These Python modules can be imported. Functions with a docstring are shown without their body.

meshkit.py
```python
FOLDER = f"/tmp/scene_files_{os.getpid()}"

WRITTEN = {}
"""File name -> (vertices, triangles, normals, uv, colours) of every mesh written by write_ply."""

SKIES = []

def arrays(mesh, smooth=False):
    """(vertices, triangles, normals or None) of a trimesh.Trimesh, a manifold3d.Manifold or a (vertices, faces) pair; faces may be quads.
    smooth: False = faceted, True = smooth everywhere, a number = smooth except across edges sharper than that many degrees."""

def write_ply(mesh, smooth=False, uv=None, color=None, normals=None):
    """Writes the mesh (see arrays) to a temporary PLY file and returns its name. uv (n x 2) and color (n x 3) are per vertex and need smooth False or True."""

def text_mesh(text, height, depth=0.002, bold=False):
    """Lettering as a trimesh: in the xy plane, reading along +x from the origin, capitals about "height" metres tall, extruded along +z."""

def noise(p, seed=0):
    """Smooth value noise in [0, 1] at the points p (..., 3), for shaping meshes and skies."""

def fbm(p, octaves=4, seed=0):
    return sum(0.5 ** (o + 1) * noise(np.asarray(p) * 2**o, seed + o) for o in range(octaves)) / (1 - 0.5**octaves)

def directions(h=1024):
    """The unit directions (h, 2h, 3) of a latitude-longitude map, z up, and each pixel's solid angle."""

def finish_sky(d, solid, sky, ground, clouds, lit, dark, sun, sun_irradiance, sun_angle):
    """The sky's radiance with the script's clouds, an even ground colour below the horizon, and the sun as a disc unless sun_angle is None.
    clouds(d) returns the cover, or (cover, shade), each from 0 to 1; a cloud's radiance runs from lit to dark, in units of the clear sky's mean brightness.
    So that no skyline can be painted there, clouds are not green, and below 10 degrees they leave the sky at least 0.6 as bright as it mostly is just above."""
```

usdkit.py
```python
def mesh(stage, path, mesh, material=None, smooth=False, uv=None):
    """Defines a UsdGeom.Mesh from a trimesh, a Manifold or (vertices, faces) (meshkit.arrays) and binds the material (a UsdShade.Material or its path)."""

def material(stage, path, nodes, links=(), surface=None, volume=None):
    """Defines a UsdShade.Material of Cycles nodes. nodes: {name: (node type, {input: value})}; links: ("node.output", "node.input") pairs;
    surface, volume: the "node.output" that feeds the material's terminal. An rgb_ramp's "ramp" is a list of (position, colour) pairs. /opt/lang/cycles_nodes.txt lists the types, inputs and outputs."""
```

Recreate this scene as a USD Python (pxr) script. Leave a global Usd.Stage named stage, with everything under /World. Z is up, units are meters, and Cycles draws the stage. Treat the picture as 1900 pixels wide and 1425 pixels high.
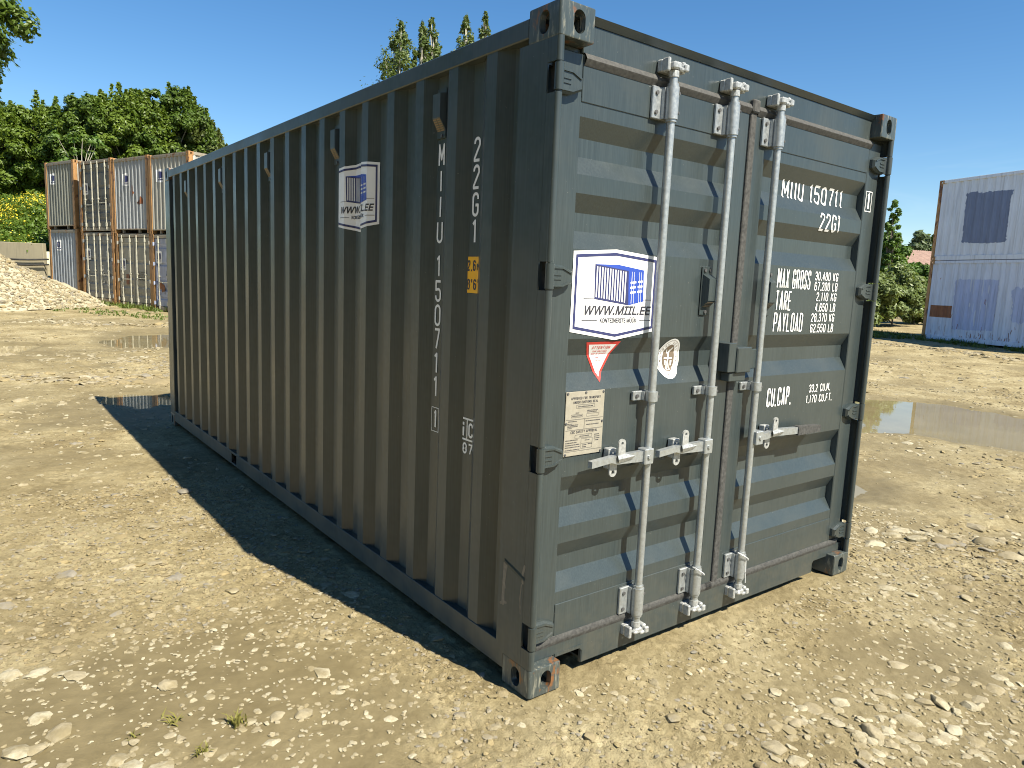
import math, numpy as np, trimesh, manifold3d, shapely, usdkit, meshkit
from shapely.geometry import Polygon, LineString, Point, box as sbox
from shapely import affinity
from shapely.ops import unary_union
from pxr import Usd, UsdGeom, UsdLux, UsdShade, Gf, Sdf, Vt

# ------------------------------------------------------------------ stage, camera, sky, sun, exposure
stage = Usd.Stage.CreateInMemory()
UsdGeom.SetStageUpAxis(stage, UsdGeom.Tokens.z)
UsdGeom.SetStageMetersPerUnit(stage, 1.0)
world = UsdGeom.Xform.Define(stage, '/World')
stage.SetDefaultPrim(world.GetPrim())
UsdGeom.Scope.Define(stage, '/World/Looks')

RIGHT = (0.79527386, -0.60483003, 0.04147448)
FWD = (0.60392453, 0.78438011, -0.14150266)
UP = (0.0530533, 0.13758082, 0.98906869)
CAM = (-1.68209, -1.99597, 1.62358)
cam = UsdGeom.Camera.Define(stage, '/World/camera')
cam.AddTransformOp().Set(Gf.Matrix4d(*RIGHT, 0, *UP, 0, -FWD[0], -FWD[1], -FWD[2], 0, *CAM, 1))
cam.CreateHorizontalApertureAttr(36.0)
cam.CreateVerticalApertureAttr(27.0)
cam.CreateFocalLengthAttr(36.0 * 1330.0 / 1900.0)
cam.CreateClippingRangeAttr(Gf.Vec2f(0.05, 2000))
cam.CreateExposureAttr(1.2)

SUN = np.array([0.45, -2.10, 2.591]); SUN /= np.linalg.norm(SUN)
SUN_EL = math.asin(SUN[2]); SUN_ROT = math.atan2(SUN[0], SUN[1])
sun = UsdLux.DistantLight.Define(stage, '/World/sun')
sun.CreateIntensityAttr(1.25); sun.CreateAngleAttr(0.5); sun.CreateNormalizeAttr(True)
sun.CreateColorAttr(Gf.Vec3f(1.0, 0.93, 0.79))
zax = SUN; xax = np.cross([0, 0, 1.0], zax); xax /= np.linalg.norm(xax); yax = np.cross(zax, xax)
UsdGeom.Xformable(sun).AddTransformOp().Set(Gf.Matrix4d(*map(float, xax), 0, *map(float, yax), 0, *map(float, zax), 0, 0, 0, 50, 1))

sky = UsdLux.DomeLight.Define(stage, '/World/sky')
sky.CreateIntensityAttr(1.0)
sky_mat = usdkit.material(stage, '/World/Looks/sky_air', {
    'sky': ('sky_texture', {'sky_type': 'single_scattering', 'sun_disc': False, 'sun_elevation': SUN_EL, 'sun_rotation': SUN_ROT, 'air_density': 1.0, 'aerosol_density': 0.10, 'ozone_density': 2.6, 'altitude': 50.0}),
    'tc': ('texture_coordinate', {}),
    'map': ('mapping', {'scale': (1.6, 1.6, 9.0)}),
    'n': ('noise_texture', {'scale': 2.2, 'detail': 6.0, 'roughness': 0.62, 'distortion': 0.6}),
    'r': ('rgb_ramp', {'ramp': [(0.0, (0, 0, 0)), (0.54, (0, 0, 0)), (0.80, (0.40, 0.40, 0.40)), (1, (0.5, 0.5, 0.5))]}),
    'sep': ('separate_xyz', {}),
    'low': ('map_range', {'from_min': 0.03, 'from_max': 0.20, 'to_min': 1.0, 'to_max': 0.0, 'clamp': True}),
    'fac': ('math', {'math_type': 'multiply'}),
    'mix': ('mix_color', {'b': (7.0, 7.6, 8.4), 'use_clamp': False}),
    'hs': ('hsv', {'saturation': 1.27, 'value': 1.0}), 'bg': ('background_shader', {'strength': 0.068}),
}, [('tc.generated', 'map.vector'), ('map.vector', 'n.vector'), ('n.fac', 'r.fac'), ('tc.generated', 'sep.vector'), ('sep.z', 'low.value'),
    ('r.color', 'fac.value1'), ('low.result', 'fac.value2'), ('fac.value', 'mix.fac'), ('sky.color', 'hs.color'), ('hs.color', 'mix.a'), ('mix.result', 'bg.color')], surface='bg.background')
UsdShade.MaterialBindingAPI.Apply(sky.GetPrim()).Bind(sky_mat)
sky.GetPrim().SetCustomDataByKey('kind', 'structure')

# ------------------------------------------------------------------ helpers
rng = np.random.default_rng(7)
PI = math.pi
used = {}


def numbered(parent, name):
    k = (parent, name)
    n = used.get(k, 0); used[k] = n + 1
    return name if n == 0 else f'{name}_{n:03d}'


def path_of(p):
    return '/World' if p is None else str(p.GetPath())


def data(p, label=None, category=None, group=None, kind=None):
    for k, v in (('label', label), ('category', category), ('group', group), ('kind', kind)):
        if v:
            p.SetCustomDataByKey(k, v)
    return p


def thing(name, label=None, category=None, loc=(0, 0, 0), yaw=0.0, group=None, kind=None):
    x = UsdGeom.Xform.Define(stage, '/World/' + numbered('/World', name))
    x.AddTranslateOp().Set(Gf.Vec3d(*map(float, loc)))
    if yaw:
        x.AddRotateZOp().Set(math.degrees(yaw))
    return data(x.GetPrim(), label, category, group, kind)


def obj(name, mesh, mat, parent=None, smooth=False, label=None, category=None, group=None, kind=None):
    if isinstance(mesh, list):
        mesh = cat(mesh)
    base = path_of(parent)
    m = usdkit.mesh(stage, base + '/' + numbered(base, name), mesh, M[mat] if isinstance(mat, str) else mat, smooth=smooth)
    return data(m.GetPrim(), label, category, group, kind)


def tm(m):
    if isinstance(m, trimesh.Trimesh):
        return m
    if hasattr(m, 'to_mesh'):
        q = m.to_mesh()
        return trimesh.Trimesh(q.vert_properties[:, :3], q.tri_verts, process=False)
    v, f, _ = meshkit.arrays(m)
    return trimesh.Trimesh(v, f, process=False)


def cat(ms):
    return trimesh.util.concatenate([tm(m) for m in ms])


def hull(pts):
    return trimesh.convex.convex_hull(np.asarray(pts, float))


def bx(x0, x1, y0, y1, z0, z1, c=0.0):
    """Box, its edges chamfered by c."""
    if c <= 0:
        b = trimesh.creation.box((x1 - x0, y1 - y0, z1 - z0)); b.apply_translation(((x0 + x1) / 2, (y0 + y1) / 2, (z0 + z1) / 2)); return b
    p = []
    for i, a in enumerate((x0, x1)):
        for j, b in enumerate((y0, y1)):
            for k, d in enumerate((z0, z1)):
                sx, sy, sz = (1, -1)[i], (1, -1)[j], (1, -1)[k]
                p += [(a, b + sy * c, d + sz * c), (a + sx * c, b, d + sz * c), (a + sx * c, b + sy * c, d)]
    return hull(p)


def tube(p0, p1, r0, r1=None, n=12):
    p0, p1 = np.asarray(p0, float), np.asarray(p1, float)
    r1 = r0 if r1 is None else r1
    d = p1 - p0; L = np.linalg.norm(d); d = d / L
    a = np.cross(d, (0, 0, 1.0) if abs(d[2]) < 0.9 else (1.0, 0, 0)); a /= np.linalg.norm(a); b = np.cross(d, a)
    t = np.linspace(0, 2 * PI, n, endpoint=False)
    ring = np.cos(t)[:, None] * a + np.sin(t)[:, None] * b
    v = np.vstack([p0 + ring * r0, p1 + ring * r1, [p0], [p1]])
    f = []
    for i in range(n):
        j = (i + 1) % n
        f += [(i, n + i, j), (j, n + i, n + j), (2 * n, i, j), (2 * n + 1, n + j, n + i)]
    m = trimesh.Trimesh(v, f, process=False)
    return m


def vtube(x, y, z0, z1, r, n=16):
    return tube((x, y, z0), (x, y, z1), r, r, n)


def grid(P, flip=False):
    """P: (n, m, 3) points -> sheet."""
    n, m = P.shape[:2]
    i = np.arange(n * m).reshape(n, m)
    q = np.stack([i[:-1, :-1], i[1:, :-1], i[1:, 1:], i[:-1, 1:]], -1).reshape(-1, 4)
    if flip:
        q = q[:, ::-1]
    return trimesh.Trimesh(P.reshape(-1, 3), np.vstack([q[:, [0, 1, 2]], q[:, [0, 2, 3]]]), process=False)


def extrude(shape, depth):
    gs = [g for g in getattr(shape, 'geoms', [shape]) if g.area > 1e-9]
    return trimesh.util.concatenate([trimesh.creation.extrude_polygon(g, depth, engine='earcut') for g in gs])


def plate_xz(shape, y0, y1):
    """Shape drawn in (x, z), extruded from y0 to y1."""
    m = extrude(shape, y1 - y0)
    v = m.vertices.copy(); m.vertices = np.c_[v[:, 0], y1 - v[:, 2], v[:, 1]]
    return m


def plate_yz(shape, x0, x1):
    m = extrude(shape, x1 - x0)
    v = m.vertices.copy(); m.vertices = np.c_[x0 + v[:, 2], v[:, 0], v[:, 1]]
    return m


def flat(shape, breaks, axis, fn):
    """Thin print: the 2-D shape is cut at breaks along its axis and laid on the surface fn(s, t) -> xyz."""
    V, F, n = [], [], 0
    x0, y0, x1, y1 = shape.bounds
    lo, hi = (x0, x1) if axis == 0 else (y0, y1)
    cuts = [lo - 1e-6] + [b for b in sorted(breaks) if lo < b < hi] + [hi + 1e-6]
    for a, b in zip(cuts[:-1], cuts[1:]):
        part = shape.intersection(sbox(a, y0 - 1, b, y1 + 1) if axis == 0 else sbox(x0 - 1, a, x1 + 1, b)) if len(cuts) > 2 else shape
        for g in getattr(part, 'geoms', [part]):
            if g.geom_type != 'Polygon' or g.area < 1e-9:
                continue
            v, f = trimesh.creation.triangulate_polygon(g, engine='earcut')
            v = np.asarray(v)
            V.append(np.array([fn(p[0], p[1]) for p in v])); F.append(np.asarray(f) + n); n += len(v)
    return trimesh.Trimesh(np.vstack(V), np.vstack(F), process=False)


# stroke lettering -------------------------------------------------
def arc(cx, cy, r, a0, a1, n=7):
    return [(cx + r * math.cos(math.radians(a)), cy + r * math.sin(math.radians(a))) for a in np.linspace(a0, a1, n)]


def glyph(ch, w, h):
    r = min(w / 2, h / 2); m = h / 2
    top = lambda: arc(w - r, h - r, r, 0, 90) + arc(r, h - r, r, 90, 180)
    bot = lambda: arc(r, r, r, 180, 270) + arc(w - r, r, r, 270, 360)
    q = min(r, h * .26)
    G = {
        'O': [top() + bot() + [(w, h - r)]],
        'C': [[(w, h * .74)] + top() + bot() + [(w, h * .26)]],
        'G': [[(w, h * .74)] + top() + bot() + [(w, h * .47), (w * .5, h * .47)]],
        'U': [[(0, h)] + bot() + [(w, h)]],
        'D': [[(0, 0), (0, h)] + arc(w - q, h - q, q, 90, 0) + arc(w - q, q, q, 0, -90) + [(0, 0)]],
        'P': [[(0, 0), (0, h)] + arc(w - q, h - q, q, 90, 0) + arc(w - q, h * .46 + q, q, 0, -90) + [(0, h * .46)]],
        'R': [[(0, 0), (0, h)] + arc(w - q, h - q, q, 90, 0) + arc(w - q, h * .46 + q, q, 0, -90) + [(0, h * .46)], [(w * .5, h * .46), (w, 0)]],
        'B': [[(0, 0), (0, h)] + arc(w - q, h - q, q, 90, 0) + arc(w - q, m + q, q, 0, -90) + [(0, m)], [(w * .6, m)] + arc(w - q, m - q, q, 90, 0) + arc(w - q, q, q, 0, -90) + [(0, 0)]],
        'S': [[(w, h * .76)] + top() + [(0, h * .64), (w, h * .38), (w, r)] + list(reversed(bot()))[1:] + [(0, h * .24)]],
        'M': [[(0, 0), (0, h), (w / 2, h * .3), (w, h), (w, 0)]],
        'W': [[(0, h), (w * .25, 0), (w / 2, h * .8), (w * .75, 0), (w, h)]],
        'N': [[(0, 0), (0, h), (w, 0), (w, h)]], 'V': [[(0, h), (w / 2, 0), (w, h)]], 'H': [[(0, 0), (0, h)], [(w, 0), (w, h)], [(0, m), (w, m)]],
        'I': [[(w / 2, 0), (w / 2, h)]], 'A': [[(0, 0), (w / 2, h), (w, 0)], [(w * .2, h * .33), (w * .8, h * .33)]],
        'X': [[(0, 0), (w, h)], [(0, h), (w, 0)]], 'T': [[(0, h), (w, h)], [(w / 2, h), (w / 2, 0)]],
        'E': [[(w, h), (0, h), (0, 0), (w, 0)], [(0, m), (w * .8, m)]], 'F': [[(w, h), (0, h), (0, 0)], [(0, m), (w * .8, m)]],
        'L': [[(0, h), (0, 0), (w, 0)]], 'Y': [[(0, h), (w / 2, h * .48), (w, h)], [(w / 2, h * .48), (w / 2, 0)]],
        'K': [[(0, 0), (0, h)], [(w, h), (0, h * .4)], [(w * .3, h * .56), (w, 0)]],
        '1': [[(w * .12, h * .84), (w * .55, h), (w * .55, 0)]],
        '2': [[(0, h * .76)] + list(reversed(top())) + [(w, h * .70), (0, h * .10), (0, 0), (w, 0)]],
        '3': [[(0, h * .78)] + list(reversed(top())) + [(w, h * .62), (w * .4, h * .52), (w, h * .42), (w, r)] + list(reversed(bot()))[1:] + [(0, h * .22)]],
        '4': [[(w * .75, 0), (w * .75, h), (0, h * .28), (w, h * .28)]],
        '5': [[(w, h), (0, h), (0, h * .56)] + arc(w - r, h * .60 - r, r, 90, 0) + [(w, r)] + list(reversed(bot()))[1:] + [(0, h * .2)]],
        '6': [[(w, h * .78)] + top() + bot() + arc(w - r, h * .58 - r, r, 0, 90) + arc(r, h * .58 - r, r, 90, 180)],
        '7': [[(0, h), (w, h), (w * .38, 0)]],
        '8': [arc(w / 2, h - r, r, -60, 240, 20) + [(0, h * .42)] + bot() + [(w, h * .42), (w / 2 + r * .5, h - r - r * .86)]],
        '9': [[(0, h * .22)] + arc(r, r, r, 180, 270) + arc(w - r, r, r, 270, 360) + top() + arc(r, h * .42 + r, r, 180, 270) + arc(w - r, h * .42 + r, r, 270, 360)],
        '.': [[(w / 2 - .001, h * .045), (w / 2 + .001, h * .045)]], ',': [[(w * .6, h * .08), (w * .4, -h * .12)]], "'": [[(w / 2, h), (w / 2, h * .8)]],
    }
    G['0'] = G['O']
    return G.get(ch, [])


NARROW = {'.': .35, ',': .4, "'": .45, 'I': .45, '1': .62, ' ': .6, 'M': 1.2, 'W': 1.4}


def stroke_text(txt, x0, z0, width, h, s, even=False):
    """Monoline lettering inside [x0, x0+width] x [z0, z0+h]; stroke s."""
    adv = [1.0 if even else NARROW.get(c, 1.0) for c in txt]
    gap = .30
    unit = width / (sum(adv) + gap * (len(txt) - 1))
    out, x = [], x0
    for c, a in zip(txt, adv):
        gw = unit * a
        iw = max(gw - s, unit * .05)
        if c == '.':
            out.append(sbox(x + gw / 2 - s * .6, z0, x + gw / 2 + s * .6, z0 + s * 1.2))
        else:
            for line in glyph(c, iw, h - s):
                out.append(LineString(line).buffer(s / 2, cap_style=3 if c in "'" else 2, join_style=1, quad_segs=3) if len(line) > 1 else Point(line[0]).buffer(s / 2))
                out[-1] = affinity.translate(out[-1], x + s / 2 + (gw - s - iw) / 2, z0 + s / 2)
        x += unit * (a + gap)
    return unary_union(out)


def inter(txt, x0, z0, width, h, slant=0.0):
    m = meshkit.text_mesh(txt, h, 0.001)
    top = [f for f in m.faces if m.vertices[f][:, 2].min() > 0.0005]
    sh = unary_union([Polygon(m.vertices[f][:, :2]).buffer(1e-5) for f in top])
    a, b, c, d = sh.bounds
    sh = affinity.translate(sh, -a, 0)
    sh = affinity.scale(sh, width / (c - a), 1, origin=(0, 0))
    if slant:
        sh = affinity.affine_transform(sh, [1, slant, 0, 1, 0, 0])
    return affinity.translate(sh, x0, z0)


# ------------------------------------------------------------------ materials
M = {}


def mat(name, nodes, links=(), surface='p.BSDF'):
    M[name] = usdkit.material(stage, '/World/Looks/' + name, nodes, links, surface=surface)
    return M[name]


def plain(name, col, rough=.5, metal=0.0, spec=.5, vary=.12, scale=14.0):
    a = tuple(c * (1 - vary) for c in col); b = tuple(min(c * (1 + vary), 1) for c in col)
    return mat(name, {'g': ('geometry', {}), 'n': ('noise_texture', {'scale': scale, 'detail': 4.0, 'roughness': .6}), 'r': ('rgb_ramp', {'ramp': [(.3, a), (.7, b)]}),
                      'rr': ('map_range', {'to_min': max(rough - .08, .02), 'to_max': rough + .1, 'from_min': .3, 'from_max': .7}),
                      'p': ('principled_bsdf', {'metallic': metal, 'specular_ior_level': spec})},
               [('g.position', 'n.vector'), ('n.fac', 'r.fac'), ('r.color', 'p.base_color'), ('n.fac', 'rr.value'), ('rr.result', 'p.roughness')])


# paint of the main container: dark grey-blue, faint rain streaks, dust specks
PAINT = (0.0305, 0.0405, 0.0410)


def paint(name, base, streak=(240, 240, 5), rough=.30, rust=None):
    lo = tuple(c * .80 for c in base); hi = tuple(c * 1.26 + .004 for c in base)
    nodes = {'g': ('geometry', {}), 'm': ('mapping', {'scale': streak}), 'n': ('noise_texture', {'scale': 1.0, 'detail': 3.0, 'roughness': .6}),
             'r': ('rgb_ramp', {'ramp': [(.25, lo), (.75, hi)]}),
             'n2': ('noise_texture', {'scale': 2.3, 'detail': 5.0, 'roughness': .65}), 'r2': ('rgb_ramp', {'ramp': [(.48, (0, 0, 0)), (.78, (.18, .18, .18))]}),
             'dust': ('mix_color', {'b': (.085, .085, .068)}),
             'v': ('voronoi_texture', {'scale': 23.0, 'randomness': 1.0}) if False else ('noise_texture', {'scale': 130.0, 'detail': 2.0}),
             'sp': ('rgb_ramp', {'ramp': [(.76, (0, 0, 0)), (.79, (.6, .6, .6))]}), 'speck': ('mix_color', {'b': (.3, .29, .26)}),
             'zs': ('separate_xyz', {}), 'zr': ('map_range', {'from_min': .05, 'from_max': .42, 'to_min': .22, 'to_max': 0.0, 'clamp': True}), 'mn': ('noise_texture', {'scale': 9.0, 'detail': 7.0, 'roughness': .75}), 'mr': ('rgb_ramp', {'ramp': [(.42, (0, 0, 0)), (.66, (1, 1, 1))]}), 'mm': ('math', {'math_type': 'multiply'}), 'mud': ('mix_color', {'b': (.15, .125, .08)}),
             'rr': ('map_range', {'from_min': .3, 'from_max': .7, 'to_min': rough - .06, 'to_max': rough + .12}),
             'ow': ('noise_texture', {'scale': 3.2, 'detail': 2.0}), 'ob': ('bump', {'strength': .35, 'distance': .012}), 'p': ('principled_bsdf', {'specular_ior_level': .5})}
    links = [('g.position', 'm.vector'), ('m.vector', 'n.vector'), ('n.fac', 'r.fac'), ('g.position', 'n2.vector'), ('n2.fac', 'r2.fac'), ('r2.color', 'dust.fac'),
             ('r.color', 'dust.a'), ('g.position', 'v.vector'), ('v.fac', 'sp.fac'), ('sp.color', 'speck.fac'), ('dust.result', 'speck.a'), ('g.position', 'zs.vector'), ('zs.z', 'zr.value'), ('g.position', 'mn.vector'), ('mn.fac', 'mr.fac'), ('mr.color', 'mm.value1'), ('zr.result', 'mm.value2'), ('mm.value', 'mud.fac'), ('speck.result', 'mud.a'), ('n2.fac', 'rr.value'), ('rr.result', 'p.roughness'), ('g.position', 'ow.vector'), ('ow.fac', 'ob.height'), ('ob.normal', 'p.normal')]
    last = 'mud.result'
    if rust:
        nodes.update({'rm': ('mapping', {'scale': (14, 14, 6)}), 'rn': ('noise_texture', {'scale': 1.0, 'detail': 6.0, 'roughness': .7}),
                      'rramp': ('rgb_ramp', {'ramp': [(rust, (0, 0, 0)), (rust + .05, (1, 1, 1))]}), 'rc': ('rgb_ramp', {'ramp': [(.3, (.075, .028, .012)), (.7, (.17, .080, .034))]}),
                      'wm': ('mapping', {'scale': (60, 60, 9)}), 'wn': ('noise_texture', {'scale': 1.0, 'detail': 5.0, 'roughness': .7}), 'wr': ('rgb_ramp', {'ramp': [(.54, (0, 0, 0)), (.64, (.8, .8, .8))]}),
                      'worn': ('mix_color', {'b': (.22, .215, .17)}), 'mx': ('mix_color', {})})
        links += [('g.position', 'rm.vector'), ('rm.vector', 'rn.vector'), ('rn.fac', 'rramp.fac'), ('rn.fac', 'rc.fac'), ('g.position', 'wm.vector'), ('wm.vector', 'wn.vector'), ('wn.fac', 'wr.fac'),
                  ('wr.color', 'worn.fac'), (last, 'worn.a'), ('worn.result', 'mx.a'), ('rc.color', 'mx.b'), ('rramp.color', 'mx.fac')]
        last = 'mx.result'
    links.append((last, 'p.base_color'))
    return mat(name, nodes, links)


paint('container_paint', PAINT)
paint('worn_casting_paint', tuple(c * 1.25 for c in PAINT), rust=.575)
paint('post_paint', PAINT, streak=(90, 90, 3))
plain('galvanized_steel', (.35, .37, .37), .40, .6, vary=.12, scale=70)
plain('cast_zinc', (.36, .37, .36), .42, .35, vary=.25, scale=90)
plain('dirty_rubber', (.046, .0455, .042), .8, vary=.55, scale=70)
plain('black_rubber', (.035, .033, .03), .75, vary=.4, scale=70)
plain('bolt_steel', (.10, .10, .10), .5, .4)
plain('white_print', (.70, .70, .69), .45, vary=.03)
plain('navy_print', (.028, .032, .105), .45, vary=.06)
plain('blue_print', (.022, .060, .34), .45, vary=.06)
plain('ink_print', (.035, .035, .045), .5, vary=.1)
plain('red_print', (.52, .045, .035), .45, vary=.08)
plain('yellow_print', (.78, .40, .02), .45, vary=.05)
plain('brown_print', (.15, .115, .08), .5, vary=.1)
plain('data_plate_alloy', (.31, .285, .225), .45, .15, vary=.08, scale=40)
plain('dark_inside', (.012, .012, .012), .9)
plain('vent_grille_brown', (.16, .11, .06), .6)
plain('plywood', (.12, .085, .05), .8)
plain('seal_wire', (.70, .71, .71), .35, .3)


def old_paint(name, base, rust_at=.63, tone=.22, spots=3.2):
    """Weathered paint: cloudy fading, vertical dirt runs, rust spots. Pattern in the object's own space, shifted by the object."""
    lo = tuple(c * (1 - tone) for c in base); hi = tuple(min(c * (1 + tone), 1) for c in base)
    return mat(name, {
        'tc': ('geometry', {}), 'm': ('mapping', {'scale': (spots, spots, spots * .55)}), 'n': ('noise_texture', {'scale': 1.0, 'detail': 8.0, 'roughness': .68}),
        'r': ('rgb_ramp', {'ramp': [(.3, lo), (.7, hi)]}),
        'sm': ('mapping', {'scale': (16, 16, .7)}), 'sn': ('noise_texture', {'scale': 1.0, 'detail': 5.0, 'roughness': .6}),
        'sr': ('rgb_ramp', {'ramp': [(.52, (0, 0, 0)), (.76, (.6, .6, .6))]}), 'run': ('mix_color', {'b': tuple(c * .40 + .02 for c in base)}),
        'r2': ('rgb_ramp', {'ramp': [(rust_at, (0, 0, 0)), (rust_at + .035, (1, 1, 1))]}), 'rc': ('rgb_ramp', {'ramp': [(rust_at, (.30, .15, .06)), (rust_at + .1, (.09, .035, .018))]}),
        'mx': ('mix_color', {}),
        'um': ('mapping', {'scale': (22, 22, 2.2), 'location': (3, 7, 1)}), 'un': ('noise_texture', {'scale': 1.0, 'detail': 6.0, 'roughness': .65}),
        'ur': ('rgb_ramp', {'ramp': [(.66, (0, 0, 0)), (.72, (.8, .8, .8))]}), 'mu': ('mix_color', {'b': (.16, .075, .03)}),
        'p': ('principled_bsdf', {'roughness': .55, 'specular_ior_level': .4})},
        [('tc.position', 'm.vector'), ('m.vector', 'n.vector'), ('n.fac', 'r.fac'), ('tc.position', 'sm.vector'), ('sm.vector', 'sn.vector'), ('sn.fac', 'sr.fac'), ('sr.color', 'run.fac'), ('r.color', 'run.a'),
         ('n.fac', 'r2.fac'), ('n.fac', 'rc.fac'), ('run.result', 'mx.a'), ('rc.color', 'mx.b'), ('r2.color', 'mx.fac'),
         ('tc.position', 'um.vector'), ('um.vector', 'un.vector'), ('un.fac', 'ur.fac'), ('mx.result', 'mu.a'), ('ur.color', 'mu.fac'), ('mu.result', 'p.base_color')])


old_paint('rusty_post', (0.34, 0.185, 0.070), .56, .35, 5.0)
old_paint('rusty_rail', (0.25, 0.22, 0.165), .56, .3, 4.0)
old_paint('grey_olive_paint', (0.246, 0.251, 0.214), .72, .13)
old_paint('pale_grey_paint', (0.364, 0.382, 0.392), .72, .13)
old_paint('warm_grey_paint', (0.382, 0.374, 0.328), .72, .13)
old_paint('blue_grey_paint', (0.290, 0.319, 0.348), .72, .13)
old_paint('dark_grey_paint', (0.124, 0.124, 0.112), .72, .13)
old_paint('slate_paint', (0.171, 0.179, 0.179), .72, .13)
old_paint('beige_grey_paint', (0.283, 0.269, 0.226), .72, .13)
old_paint('chalky_blue_paint', (0.328, 0.357, 0.466), .72, .13)
old_paint('bluish_white_paint', (.55, .575, .625), .70, .06, 2.0)
old_paint('bluish_white_worn_paint', (.49, .53, .62), .67, .07, 2.4)
old_paint('dark_blue_overpaint', (0.140, 0.170, 0.255), .80, .10)
old_paint('violet_blue_overpaint', (.34, .39, .56), .74, .10)
old_paint('rust_patch', (0.195, 0.071, 0.030), .60, .3, 9)
plain('pale_bar_paint', (.40, .385, .31), .5, .2, vary=.25, scale=8)
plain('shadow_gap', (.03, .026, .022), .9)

# ------------------------------------------------------------------ terrain
def S(t):
    t = np.clip(t, 0, 1); return t * t * (3 - 2 * t)


PUDDLES = [
    Polygon([(6.9, 2.75), (7.05, 2.2), (7.5, 1.88), (7.6, 1.45), (7.66, 1.08), (7.7, .5), (8.1, -.3), (9.2, -.6), (10.1, .5), (10.33, 1.5), (10.5, 2.2), (10.55, 2.8), (10.2, 3.3), (9.7, 3.6), (8.8, 3.55), (7.7, 3.35)]),
    Polygon([(.9, 14.15), (1.6, 13.95), (2.7, 14.3), (3.3, 15.5), (3.0, 17.2), (2.4, 17.7), (1.3, 17.1), (.95, 16.0), (.75, 15.1)]),
    Polygon([(-2.9, 13.7), (-1.6, 13.35), (-1.1, 13.55), (-.75, 14.3), (-.7, 14.9), (-1.4, 15.3), (-2.4, 15.0)]),
    Polygon([(-.32, 7.75), (-.05, 7.3), (.22, 7.4), (.25, 7.9), (0, 8.3), (-.25, 8.2)]),
    Polygon([(3.7, 1.15), (4.2, .75), (4.7, .95), (4.9, 1.6), (4.5, 2.0), (3.9, 1.8)]),
]
WATER = [-.016, -.016, -.016, -.016, -.042]


def macro(x, y):
    d = np.hypot(x - 1.2, y - 3.0)
    side = S((x - (-6 + .75 * (y + 2)) + 6) / 16)          # 0 towards the left of the yard, 1 towards the right
    g = np.maximum(d - 12, 0) * (.0135 + side * .012)
    return np.minimum(g, .55) + np.where(d > 45, 0, 0)


def puddle_depth(x, y):
    """Signed 'inside-ness' of the nearest puddle (metres, noisy shoreline)."""
    out = np.full(x.shape, -9.0)
    for p in PUDDLES:
        a, b, c, d = p.bounds
        m = (x > a - 1.2) & (x < c + 1.2) & (y > b - 1.2) & (y < d + 1.2)
        if m.any():
            q = shapely.points(x[m], y[m])
            sd = np.where(shapely.contains(p, q), 1, -1) * shapely.distance(p.exterior, q)
            sd += (meshkit.fbm(np.c_[x[m] * 3, y[m] * 3, np.zeros(m.sum())], 4, 5) - .5) * .38
            out[m] = np.maximum(out[m], sd)
    return out


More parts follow.
